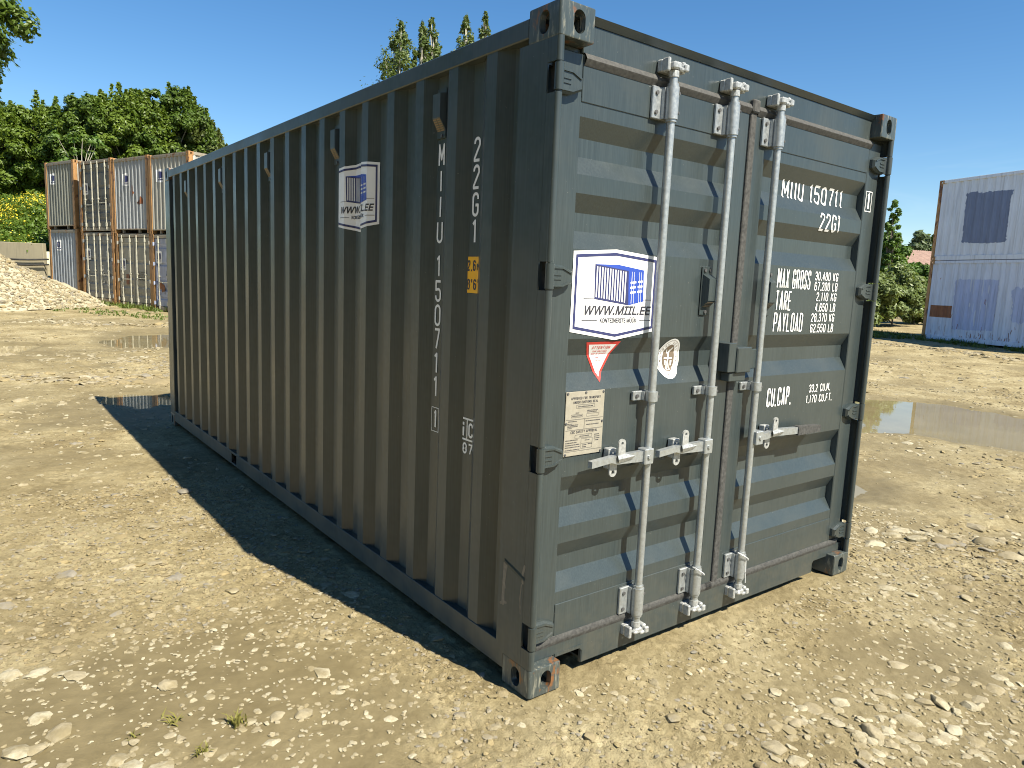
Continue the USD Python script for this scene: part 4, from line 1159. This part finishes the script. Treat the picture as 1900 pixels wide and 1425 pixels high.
stone_mat('stone_cream', (.29, .25, .165)); stone_mat('stone_pale', (.36, .325, .23)); stone_mat('stone_yellow', (.27, .215, .112)); stone_mat('stone_grey', (.215, .195, .155)); stone_mat('stone_earth', (.22, .18, .105))
SOIL_STONES = 0
STONE_M = ['stone_cream', 'stone_pale', 'stone_yellow', 'stone_grey', 'stone_earth']


def instancer(name, parent, protos, pos, scale, yaw, index, tilt=None, label=None, category=None, kind='stuff', group=None):
    """protos: list of (mesh, material). Orientation: yaw about z after a small tilt."""
    base = path_of(parent); p = base + '/' + numbered(base, name)
    inst = UsdGeom.PointInstancer.Define(stage, p)
    targets = []
    for i, (m, mt) in enumerate(protos):
        targets.append(usdkit.mesh(stage, f'{p}/shape_{i:03d}' if i else f'{p}/shape', m, M[mt]).GetPath())
    inst.CreatePrototypesRel().SetTargets(targets)
    n = len(pos)
    inst.CreatePositionsAttr(Vt.Vec3fArray.FromNumpy(np.asarray(pos, np.float32)))
    s = np.asarray(scale, np.float32); s = np.repeat(s[:, None], 3, 1) if s.ndim == 1 else s
    inst.CreateScalesAttr(Vt.Vec3fArray.FromNumpy(np.ascontiguousarray(s)))
    inst.CreateProtoIndicesAttr(Vt.IntArray.FromNumpy(np.asarray(index, np.int32)))
    ty = np.asarray(yaw) / 2
    tx = np.zeros(n) if tilt is None else np.asarray(tilt) / 2
    # q = qz * qx
    w = np.cos(ty) * np.cos(tx); x = np.cos(ty) * np.sin(tx); y = np.sin(ty) * np.sin(tx); z = np.sin(ty) * np.cos(tx)
    inst.CreateOrientationsAttr(Vt.QuathArray([Gf.Quath(float(a), float(b), float(c), float(d)) for a, b, c, d in zip(w, x, y, z)]))
    return data(inst.GetPrim(), label, category, group, kind)


PROTO = [(stone_mesh(100 + i, f), m_) for i, (f, m_) in enumerate([(.42, 'stone_cream'), (.5, 'stone_pale'), (.38, 'stone_cream'), (.55, 'stone_yellow'), (.45, 'stone_grey'), (.6, 'stone_earth'), (.35, 'stone_pale'), (.7, 'stone_cream'), (.5, 'stone_grey'), (.62, 'stone_yellow')])]
n = 9000
a = rng.uniform(0, 2 * PI, n); q = np.sqrt(rng.uniform(0, 1, n)) * 1.08
px = gpc[0] + np.cos(a) * q * GR; py = gpc[1] + np.sin(a) * q * GR
keep = (px - gpc[0]) * fh[0] + (py - gpc[1]) * fh[1] < 1.2
px, py = px[keep], py[keep]
pz = np.maximum(heap_h(px, py), height(px, py)[0])
instancer('heap_stones', heap, [(stone_mesh(200 + i, 1.05 + .12 * (i % 3)), m_) for i, (_, m_) in enumerate(PROTO)], np.c_[px, py, pz + .005], rng.lognormal(-3.15, .36, len(px)), rng.uniform(0, 2 * PI, len(px)), rng.choice([0, 1, 2, 6, 7, 3, 4], len(px)), rng.uniform(-.6, .6, len(px)))

# embankment behind the wall
ea, eb = np.meshgrid(np.linspace(-22, 3.4, 80), np.linspace(.20, 26, 90))
def bank(a, b):
    x = WE[0] + rh[0] * a + fh[0] * b; y = WE[1] + rh[1] * a + fh[1] * b
    n = meshkit.fbm(np.c_[x.ravel() * .5, y.ravel() * .5, np.zeros(x.size)], 4, 61).reshape(x.shape) - .5
    z = 2.05 + 2.3 * S((b - .2) / 8.0) + n * .5 * S(b / 1.5)
    return x, y, z
bxx, byy, bzz = bank(ea, eb)
plain('grassy_soil', (.075, .105, .025), .9, vary=.4, scale=3)
obj('embankment', grid(np.stack([bxx, byy, bzz], -1)), 'grassy_soil', None, smooth=True, kind='structure', label='grassy embankment above the concrete wall')


def leaf_mat(name, dark, light, trans=.30, warm=(1.3, 1.25, .6)):
    return mat(name, {'g': ('geometry', {}), 'n': ('noise_texture', {'scale': .9, 'detail': 3.0}), 'add': ('math', {'math_type': 'multiply_add', 'value2': .58, 'value3': .07}), 'half': ('math', {'math_type': 'multiply', 'value2': .5}), 'sum': ('math', {'math_type': 'add'}),
                      'r': ('rgb_ramp', {'ramp': [(.2, dark), (.8, light)]}), 'hs': ('mix_color', {'blend_type': 'multiply', 'fac': 1.0, 'b': warm, 'use_clamp': False}),
                      'p': ('principled_bsdf', {'roughness': .45, 'specular_ior_level': .35}), 't': ('translucent_bsdf', {}), 'm': ('mix_closure', {'fac': trans})},
               [('g.position', 'n.vector'), ('g.random_per_island', 'add.value1'), ('n.fac', 'half.value1'), ('add.value', 'sum.value1'), ('half.value', 'sum.value2'), ('sum.value', 'r.fac'), ('r.color', 'p.base_color'), ('r.color', 'hs.a'), ('hs.result', 't.color'), ('p.BSDF', 'm.closure1'), ('t.BSDF', 'm.closure2')], surface='m.closure')


leaf_mat('leaf_green', (.070, .120, .013), (.250, .315, .040))
leaf_mat('leaf_dark_green', (.055, .10, .014), (.20, .27, .036))
leaf_mat('leaf_olive', (.075, .105, .026), (.175, .20, .055))
leaf_mat('leaf_birch', (.075, .115, .028), (.18, .215, .06))
leaf_mat('leaf_bright', (.060, .118, .016), (.150, .235, .034))
leaf_mat('leaf_willow', (.125, .17, .055), (.27, .32, .12))
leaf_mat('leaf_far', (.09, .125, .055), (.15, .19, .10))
leaf_mat('meadow_leaf', (.075, .135, .016), (.17, .235, .032))
plain('flower_yellow', (.66, .52, .03), .6, vary=.15)
plain('bark', (.13, .105, .075), .9, vary=.35, scale=9)
plain('pale_bark', (.42, .39, .31), .85, vary=.3, scale=6)


def leaves(centers, normals, size, r, aspect=1.7):
    """One rhombus per centre, lying across its normal."""
    n = len(centers)
    d = r.normal(size=(n, 3)); d -= (d * normals).sum(1)[:, None] * normals; d /= np.linalg.norm(d, axis=1)[:, None]
    e = np.cross(normals, d)
    s = (size * r.uniform(.6, 1.3, n))[:, None]
    v = np.stack([centers - d * s * aspect / 2, centers + e * s * .5 - normals * s * .12, centers + d * s * aspect / 2, centers - e * s * .5 - normals * s * .12], 1).reshape(-1, 3)
    i = np.arange(n)[:, None] * 4
    return trimesh.Trimesh(v, np.vstack([i + [0, 1, 2], i + [0, 2, 3]]), process=False)


def tree(name, label, base, h, crown, nleaf, leaf_size, m_leaf, seed, m_bark='bark', category='tree', group=None, trunk_r=None, clumps=40, crown_low=.25, shape='round', spread=.36, limbs=14):
    """crown: (rx, ry) half widths. Clumps of leaves sit at limb ends inside the crown's envelope; their sizes and gaps vary."""
    r = np.random.default_rng(seed)
    base = np.asarray(base, float)
    t = thing(name, label, category, base, 0, group)
    rx, ry = crown; z0 = h * crown_low; zc = (z0 + h) / 2; rz = (h - z0) / 2
    C, R = [], []
    while len(C) < clumps:
        p = r.uniform(-1, 1, 3)
        if shape == 'round':
            if not .30 < np.linalg.norm(p) < 1: continue
            q = p * (rx, ry, rz); q[2] += zc
            s = r.uniform(.55, 1.15) * spread
        else:                                                   # pointed: narrow towards the top
            f = (p[2] + 1) / 2
            w_ = max(.025, (1 - f) ** .85 * (1 - .3 * (f < .15)))
            if np.hypot(p[0], p[1]) > 1: continue
            q = np.array([p[0] * rx * w_, p[1] * ry * w_, z0 + f * (h - z0)])
            s = r.uniform(.6, 1.1) * spread * (.13 + .87 * w_)
        C.append(q); R.append(s * min(rx, ry, rz) if shape == 'round' else s * rx)
    C = np.array(C); R = np.array(R)
    w_ = R ** (2 if shape == 'round' else 1.3); k = r.choice(len(C), nleaf, p=w_ / w_.sum())
    d = r.normal(size=(nleaf, 3)); d /= np.linalg.norm(d, axis=1)[:, None]
    rad = r.uniform(.25, 1.0, nleaf) ** .55 * (1 + .25 * r.normal(size=nleaf).clip(-1, 2.2) * (r.random(nleaf) < .3))
    pos = C[k] + d * (R[k] * rad)[:, None] * (1, 1, .85)
    if shape == 'pointed':
        pos[:, 2] += np.abs(r.normal(size=nleaf)) * .9 * R[k]
    pos[:, 2] = np.maximum(pos[:, 2], .12 * r.random(nleaf) + .02)
    nrm = d * .95 + r.normal(size=(nleaf, 3)) * .42 + (0, 0, .55); nrm /= np.linalg.norm(nrm, axis=1)[:, None]
    obj('crown', leaves(pos, nrm, np.full(nleaf, leaf_size), r), m_leaf, t)
    tr = trunk_r or h * .016
    top = np.array([r.normal() * .02 * h, r.normal() * .02 * h, h * .82])
    parts, pts = [], []
    for f in np.linspace(0, 1, 7):
        pts.append(np.array([top[0] * f + r.normal() * tr * .3 * (f > 0), top[1] * f + r.normal() * tr * .3 * (f > 0), h * .82 * f - (.2 if f == 0 else 0)]))
    for i in range(6):
        parts.append(tube(pts[i], pts[i + 1], tr * (1 - i * .15), tr * (1 - (i + 1) * .15), 8))
    for q in r.permutation(len(C))[:limbs]:
        f = np.clip((C[q][2] / h) * .7, .12, .9) * r.uniform(.7, 1)
        j = f * 6; a_ = pts[int(j)] + (pts[min(int(j) + 1, 6)] - pts[int(j)]) * (j - int(j))
        mid = (a_ + C[q]) / 2 + (0, 0, r.uniform(0, .06) * h)
        parts += [tube(a_, mid, tr * .42, tr * .28, 6), tube(mid, C[q], tr * .28, tr * .08, 6)]
    obj('trunk', parts, m_bark, t, smooth=50)
    return t


# meadow plants on the embankment: one mass of leaves, one of flowers
r = np.random.default_rng(77)
n = 5200
a = r.uniform(-14, 1.2, n); b = .3 + r.uniform(0, 1, n) ** .8 * 10.5
x, y, z = bank(a[None], b[None]); P0 = np.c_[x[0], y[0], z[0]]
tall = r.uniform(.25, .75, n)
k = r.integers(0, n, 60000)
lp = P0[k] + np.c_[r.normal(size=60000) * .16, r.normal(size=60000) * .16, r.uniform(0, 1, 60000) * tall[k]]
nn = r.normal(size=(60000, 3)) + (0, 0, .3); nn /= np.linalg.norm(nn, axis=1)[:, None]
meadow = obj('meadow_plants', leaves(lp, nn, np.full(60000, .085), r, 2.4), 'meadow_leaf', None, label='tall green meadow growth with yellow flowers on the embankment', category='meadow', kind='stuff')
patch = meshkit.fbm(P0 * .55, 3, 12)
fk = r.choice(n, 9500, p=(np.clip(patch - .42, .015, 1) ** 1.3) / (np.clip(patch - .42, .015, 1) ** 1.3).sum())
fp = P0[fk] + np.c_[r.normal(size=9500) * .15, r.normal(size=9500) * .15, tall[fk] * r.uniform(.7, 1.12, 9500)]
nn = r.normal(size=(9500, 3)) * .5 + (0, 0, 1.0); nn /= np.linalg.norm(nn, axis=1)[:, None]
obj('flowers', leaves(fp, nn, np.full(9500, .075), r, 1.0), 'flower_yellow', meadow, kind='stuff')

# trees behind the left stacks
TG = 'broadleaf trees behind the left container stacks'
for i, (u, vtop, depth, wpx, m_, lab, low) in enumerate([
        (-45, 172, 47, 150, 'leaf_green', 'broad green tree at the far left above the flowering embankment', .10),
        (95, 186, 48, 105, 'leaf_green', 'dense green tree above the leftmost stack with its trunks showing sky gaps', .14),
        (178, 176, 47, 88, 'leaf_dark_green', 'darker green tree with spiky top behind the second stack', .2),
        (248, 160, 48, 84, 'leaf_green', 'tallest green tree rising behind the third stack', .2),
        (318, 158, 49, 84, 'leaf_dark_green', 'green tree with twin spiky tops behind the fourth stack', .2),
        (372, 205, 50, 56, 'leaf_olive', 'pale drooping tree at the right end of the tree row beside the large container', .2)]):
    g = pix(u, 484 + u * .042, depth)
    top = pix(u, vtop, depth)[2]
    base = (g[0], g[1], 3.6)
    hh = top - 3.6
    rx = wpx / 1330 * depth
    tree('broadleaf_tree', lab, base, hh * .93, (rx * .92, rx * .92), 52000, .135, m_, 300 + i, clumps=170, crown_low=low, spread=.175, limbs=36)
    # upright leading shoots that make the spiky outline belong to the same tree
    t = stage.GetPrimAtPath('/World/broadleaf_tree' + ('' if i == 0 else f'_{i:03d}'))
    r = np.random.default_rng(800 + i); pos = []
    for _ in range(20):
        cx, cy = r.uniform(-.75, .75, 2) * rx; zb = hh * (.80 - .22 * (np.hypot(cx, cy) / rx) ** 2); L_ = r.uniform(.10, .22) * hh
        nn_ = 230; f = r.uniform(0, 1, nn_)
        pos.append(np.c_[cx + r.normal(size=nn_) * .26 * (1.1 - f), cy + r.normal(size=nn_) * .26 * (1.1 - f), zb + f * L_])
    pos = np.vstack(pos); nn_ = r.normal(size=pos.shape); nn_ /= np.linalg.norm(nn_, axis=1)[:, None]
    obj('upright_shoots', leaves(pos, nn_, np.full(len(pos), .14), r), m_, t)

for i, (x, y, hh, rx) in enumerate([(-10.5, 20.5, 10.5, 3.2), (-13.5, 14.5, 11.5, 3.6), (-15.5, 8.5, 10.5, 3.5), (-16.0, 2.5, 11.5, 3.7), (-15.5, -3.5, 10.5, 3.5), (-14.0, -9.5, 11, 3.5)]):
    tree('broadleaf_tree', 'green broadleaf tree at the left side of the yard, ' + ('just past the overhanging tree', 'second from the wall', 'third from the wall', 'fourth from the wall', 'level with the container front', 'last towards the yard entrance')[i], (x, y, .3), hh, (rx, rx), 6000, .38, 'leaf_green', 360 + i, clumps=70, crown_low=.06, spread=.30, group='trees along the left side of the yard')
# the near tree whose outer twigs enter at the top left
g = pix(-190, 470, 22)
tree('overhanging_tree', 'tall tree at the left edge whose outer leafy twigs hang into the top left corner', (g[0], g[1], .2), 11.5, (3.55, 3.55), 30000, .12, 'leaf_dark_green', 411, clumps=90, crown_low=.42, spread=.20, limbs=40)
# a thin pale sapling in front of the trees
g = pix(154, 490, 40)
tree('bare_sapling', 'thin pale sapling with sparse leaves behind the second stack', (g[0], g[1], 3.2), 6.3, (1.1, 1.1), 350, .16, 'leaf_bright', 421, m_bark='pale_bark', clumps=12, crown_low=.45, spread=.3, trunk_r=.06, limbs=12)

# pointed birches over the roof of the large container
BG = 'pointed young birches behind the large grey container'
for i, (u, vtop, wpx, lab) in enumerate([(735, 62, 62, 'widest pale pointed tree above the roof, leftmost of the birches'), (774, 58, 34, 'slim pointed birch with its top just left of the tallest pair'), (789, 52, 40, 'tall pointed birch in the middle of the tree tops above the roof'), (850, 50, 36, 'pointed birch half hidden by the container roof, third peak'), (884, 44, 34, 'small birch top nearest the container corner')]):
    depth = 47 + i * .8
    g = pix(u, 520, depth); top = pix(u, vtop, depth)[2]
    tree('birch', lab, (g[0], g[1], .4), top - .6, (wpx / 1330 * depth * 2.6, wpx / 1330 * depth * 2.6), 30000, .115, 'leaf_birch', 500 + i, m_bark='pale_bark', shape='pointed', clumps=300, crown_low=.15, spread=.21, category='tree', limbs=60)

# right background: shrubs, small trees, barn roof, far trees
def gz_at(p):
    return float(macro(np.array([p[0]]), np.array([p[1]]))[0])


for i, (name, u, vtop, depth, wpx, m_, lab, nl, ls, shp) in enumerate([
        ('willow_shrub', 1660, 494, 30, 48, 'leaf_willow', 'grey green willow shrub beside the pale containers', 16000, .095, 'round'),
        ('willow_shrub', 1612, 500, 29, 46, 'leaf_willow', 'willow shrub just behind the edge of the large container', 14000, .095, 'round'),
        ('willow_shrub', 1700, 512, 31.5, 36, 'leaf_willow', 'lower willow shrub touching the rusty corner of the pale containers', 10000, .095, 'round'),
        ('bright_bush', 1634, 432, 36, 42, 'leaf_bright', 'bright green bushy tree behind the willow shrubs', 18000, .12, 'round'),
        ('bright_bush', 1690, 482, 37, 34, 'leaf_bright', 'smaller bright green bush below the barn roof', 10000, .12, 'round'),
        ('slender_tree', 1641, 366, 35, 13, 'leaf_bright', 'slender young tree rising above the bushes next to the large container', 2300, .10, 'round')]):
    g = pix(u, 560, depth); top = pix(u, vtop, depth)[2]; zb = gz_at(g) - .05
    tree(name, lab, (g[0], g[1], zb), top - zb, (wpx / 1330 * depth * (1 if shp == 'round' else 1.4),) * 2, nl, ls, m_, 600 + i, shape=shp, clumps=44 if name == 'slender_tree' else 60, crown_low=.4 if name == 'slender_tree' else .02, spread=.42 if name == 'slender_tree' else .30, category='shrub' if 'shrub' in name or 'bush' in name else 'tree')
FG = 'far trees beyond the barn'
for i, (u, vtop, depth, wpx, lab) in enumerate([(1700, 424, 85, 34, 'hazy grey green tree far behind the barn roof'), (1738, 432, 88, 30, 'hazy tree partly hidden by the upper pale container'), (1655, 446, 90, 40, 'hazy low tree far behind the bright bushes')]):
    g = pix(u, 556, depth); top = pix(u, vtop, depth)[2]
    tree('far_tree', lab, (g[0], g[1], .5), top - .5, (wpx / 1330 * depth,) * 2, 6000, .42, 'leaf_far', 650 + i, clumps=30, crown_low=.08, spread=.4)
g = pix(1731, 556, 62); top = pix(1731, 402, 62)[2]
tree('conifer', 'dark conifer tip peeping out beside the upper pale container', (g[0], g[1], .5), top - .5, (1.5, 1.5), 6000, .28, 'leaf_dark_green', 671, shape='pointed', clumps=60, crown_low=.1, spread=.4)

# barn with a rusty sheet roof
plain('barn_wall_paint', (.38, .34, .28), .8)
bp = pix(1722, 548, 56)
barn = thing('barn', 'low barn with a faded red sheet metal roof behind the bushes', 'building', (bp[0], bp[1], .4), wyaw + .35)
obj('wall', [bx(-3.5, 9, 0, 7, 0, 3.6)], 'barn_wall_paint', barn)
old_paint('barn_roof_metal', (.30, .20, .155), .66, .25)
for s, (ya, yb) in enumerate(((-.5, 3.5), (7.5, 3.5))):
    for k in range(13):
        x0 = -3.9 + k * 1.02
        pts = []
        for x in np.linspace(x0, x0 + 1.0, 9):
            o = .03 * (1 + math.cos((x - x0) * 2 * PI * 4))
            pts.append([(x, ya, 3.45 + o), (x, yb, 5.15 + o)])
        obj('roof_sheet', grid(np.array(pts)), 'barn_roof_metal', barn)
obj('roof_edge', [bx(-3.9, 9.4, -.52, -.44, 3.34, 3.44)], 'barn_wall_paint', barn)

# ------------------------------------------------------------------ stones: the 300 that show largest one by one, the rest as one mass
r = np.random.default_rng(91)
CAMX, CAMY = CAM[0], CAM[1]


def scatter(n, rmin, rmax, power=1.0):
    d = np.exp(r.uniform(math.log(rmin), math.log(rmax), n)) if power == 0 else np.sqrt(r.uniform(rmin ** 2, rmax ** 2, n))
    a_ = th0 + r.uniform(-.78, .78, n)
    return CAMX + d * np.cos(a_), CAMY + d * np.sin(a_), d


sets = []
for n, rmin, rmax, med, sig, power, cut in ((15000, 1.8, 4.5, .0050, .40, 1, .55), (11000, 2.0, 9.0, .0068, .45, 1, .48), (4200, 1.8, 6.5, .016, .45, 1, .42), (17000, 4, 16, .0165, .45, 1, .30), (110, 2.0, 7, .025, .28, 1, .3), (26000, 1.8, 6.0, .0085, .35, 1, -9), (13000, 8, 30, .030, .42, 1, .36), (420, 6, 22, .045, .3, 1, .4)):
    x, y, d = scatter(n, rmin, rmax, power)
    dens = meshkit.fbm(np.c_[x * .9, y * .9, np.zeros(n)], 4, 71)
    _, dq, _ = height(x, y)
    keep = r.random(n) < np.clip((dens - cut) * 4.0, .08, 1) * (1 - .62 * dq)
    sets.append(np.c_[x, y, r.lognormal(math.log(med), sig, n)][keep])
# bands of thrown up stones, and pushed up rubble right of the container
def band(n, cx, cy, lx, ly, yaw, med):
    a_, b_ = r.normal(size=n) * lx, r.normal(size=n) * ly
    c_, s_ = math.cos(yaw), math.sin(yaw)
    return np.c_[cx + a_ * c_ - b_ * s_, cy + a_ * s_ + b_ * c_, r.lognormal(math.log(med), .42, n)]
sets += [band(150, 3.62, -.12, .42, .16, -.9, .030), band(70, 4.3, -.75, .5, .2, -.9, .028), band(230, -.55, 9.6, .75, .22, -.5, .045), band(130, .15, 9.3, .4, .28, -.3, .05), band(160, .9, 11.6, 1.2, .3, -.5, .045), band(200, 1.0, 10.4, .7, .5, -.4, .035), band(320, 1.7, 19.2, 2.6, .35, -.6, .055), band(420, 20.3, 6.6, 3.0, .30, -1.76, .065), band(170, -.22, 1.6, .12, .55, 0.05, .012), band(60, .9, -.78, .3, .12, -.6, .024), band(50, 1.45, -.98, .25, .15, -.6, .026)]
ST_ = np.vstack(sets)
hand = [(-1.116, .878, .048), (-.747, .403, .036), (-1.492, .753, .060), (-.455, 3.50, .062), (-1.601, 2.0, .05), (-1.607, 1.283, .05), (-1.401, 1.149, .05), (-1.537, .896, .045), (-1.618, .716, .05), (-1.567, .692, .036), (-1.348, .501, .045), (-1.319, .433, .04), (-1.241, .38, .045), (-.833, .447, .030), (3.52, -.10, .085), (3.40, .02, .07), (3.75, -.28, .075), (1.414, -.934, .050), (1.36, -.90, .036), (1.48, -1.02, .04), (.967, -.878, .045), (.90, -.86, .04), (.57, -.807, .036), (.938, -1.055, .034), (1.061, -.701, .045), (1.75, -.86, .03), (.05, -.30, .03), (.145, -.09, .022), (2.2, -.9, .04), (-.2, -.05, .032), (-.05, .10, .028), (-1.05, 1.55, .03)]
ST_ = np.vstack([ST_, np.array(hand)])
ST_[len(ST_) - len(hand):, 2] *= .86
hand_from = len(ST_) - len(hand)
inside = (ST_[:, 0] > -.03) & (ST_[:, 0] < W + .03) & (ST_[:, 1] > -.03) & (ST_[:, 1] < L + .03)
corner = (np.hypot(ST_[:, 0] - .08, ST_[:, 1] - .08) < .13) & (np.arange(len(ST_)) < hand_from)
ok = ~inside & ~corner
is_hand = (np.arange(len(ST_)) >= hand_from)[ok]
ST_ = ST_[ok]
z, dmp, sd = height(ST_[:, 0], ST_[:, 1])
wet = sd > .05
ST_, z, dmp, is_hand = ST_[~wet], z[~wet], dmp[~wet], is_hand[~wet]
n = len(ST_)
yaw = r.uniform(0, 2 * PI, n); tilt = r.normal(size=n) * .16
size = ST_[:, 2]
flush = np.where(r.random(n) < .45 + .4 * dmp, r.uniform(-.24, -.08, n), r.uniform(-.15, .10, n))       # sunk into the mud or lying loose
flush[is_hand] = r.uniform(-.05, .12, is_hand.sum())
idx = np.where((size < .013) & (dmp < .5), r.choice([3, 5, 5, 5, 0, 8], n), np.where(dmp > .35, r.choice([0, 1, 1, 2, 6, 7], n), r.choice([0, 2, 3, 4, 5, 5, 5, 7, 8, 9], n)))
pz = z + size * flush * np.where(flush < 0, 1, .8) + .002
dist = np.linalg.norm(np.c_[ST_[:, 0], ST_[:, 1], pz] - np.array(CAM), axis=1)
ang = np.arctan2(ST_[:, 1] - CAMY, ST_[:, 0] - CAMX) - th0
vrow = (np.c_[ST_[:, 0], ST_[:, 1], pz] - np.array(CAM)) @ np.array([RIGHT, FWD, UP]).T
infr = (np.abs(vrow[:, 0] / vrow[:, 1]) < .70) & (vrow[:, 2] / vrow[:, 1] > -.53)
order = np.argsort(-(size / dist * infr))
big = order[:300]; rest = order[300:]
for j, i in enumerate(big):
    m = stone_mesh(5000 + j, (.40, .5, .62, .75)[j % 4] if is_hand[i] else (.36, .42, .5, .6)[j % 4], 34 if is_hand[i] else 28)
    v = m.vertices * size[i]
    c_, s_ = math.cos(yaw[i]), math.sin(yaw[i]); ct, st_ = math.cos(tilt[i]), math.sin(tilt[i])
    v = np.c_[v[:, 0], v[:, 1] * ct - v[:, 2] * st_, v[:, 1] * st_ + v[:, 2] * ct]
    v = np.c_[v[:, 0] * c_ - v[:, 1] * s_, v[:, 0] * s_ + v[:, 1] * c_, v[:, 2]] + (ST_[i, 0], ST_[i, 1], pz[i])
    obj('stone', trimesh.Trimesh(v, m.faces, process=False), PROTO[idx[i]][1], ground, smooth=38 if j % 3 else False)
instancer('small_stones', ground, PROTO, np.c_[ST_[rest, 0], ST_[rest, 1], pz[rest]], size[rest], yaw[rest], idx[rest], tilt[rest])

# grass: tufts near the camera one by one, verge strips as masses
leaf_mat('grass_blade', (.15, .15, .040), (.33, .29, .085), trans=.25)
leaf_mat('verge_grass', (.085, .125, .022), (.19, .235, .05), trans=.25)


def blades(cx, cy, cz, n, h, spread, r, width=.004):
    V, F = [], []
    for k in range(n):
        a_ = r.uniform(0, 2 * PI); le = r.uniform(.2, 1.0) * spread; hh = h * r.uniform(.5, 1.1); px_, py_ = cx + r.normal() * spread * .25, cy + r.normal() * spread * .25
        d = np.array([math.cos(a_), math.sin(a_), 0]); e = np.array([-d[1], d[0], 0]) * width
        p0 = np.array([px_, py_, cz]); p1 = p0 + d * le * .35 + (0, 0, hh * .7); p2 = p0 + d * le + (0, 0, hh)
        b = len(V); V += [p0 - e, p0 + e, p1 - e * .8, p1 + e * .8, p2]
        F += [(b, b + 1, b + 3), (b, b + 3, b + 2), (b + 2, b + 3, b + 4)]
    return trimesh.Trimesh(np.array(V), np.array(F), process=False)


r = np.random.default_rng(17)
for (x, y, n_, h_, sp, lab) in ((-.969, .479, 30, .055, .045, 'yellowish grass tuft in the damp mud in front of the big container'), (-1.115, .378, 18, .040, .04, 'smaller yellow grass tuft near the bottom edge'), (-1.15, .62, 14, .03, .06, 'low flat green sprout in the mud'), (-1.28, .60, 8, .022, .04, 'tiny green sprout beside the flat pale stone')):
    obj('grass_tuft', blades(x, y, ground_z(x, y) - .004, n_, h_, sp, r), 'grass_blade', None, label=lab, category='grass tuft')


def verge(label, pts, n, h_, sp):
    V = []
    p = Polygon(pts); a0, b0, a1, b1 = p.bounds
    ms = []
    while len(ms) < n:
        x, y = r.uniform(a0, a1), r.uniform(b0, b1)
        if p.contains(Point(x, y)) and meshkit.noise(np.array([[x * 1.3, y * 1.3, 3.0]]), 4)[0] > .28:
            ms.append((x, y))
    ms = np.array(ms); zz = height(ms[:, 0], ms[:, 1])[0]
    obj('verge_grass', cat([blades(x, y, z - .01, 7, h_ * r.uniform(.4, 1.2), sp, r, .012) for (x, y), z in zip(ms, zz)]), 'verge_grass', None, label=label, category='grass', kind='stuff')


verge('strip of green grass at the foot of the left container stacks', [(1.0, 31.5), (3.4, 24.2), (3.9, 24.6), (2.9, 27.4), (2.0, 30.0), (1.4, 32.4), (.6, 32.6)], 170, .20, .16)
verge('thin green weeds on the gravel in front of the left container stacks', [(.4, 24.8), (3.2, 20.5), (4.4, 21.0), (2.6, 24.6), (1.2, 26.5)], 200, .08, .10)
verge('grass verge in front of the willow shrubs and pale containers', [(19.5, 14.5), (25.2, 11.8), (24.6, 9.2), (22.6, 3.2), (21.6, 3.2), (23.2, 8.6), (21.8, 10.0), (17.0, 12.0)], 1500, .16, .14)
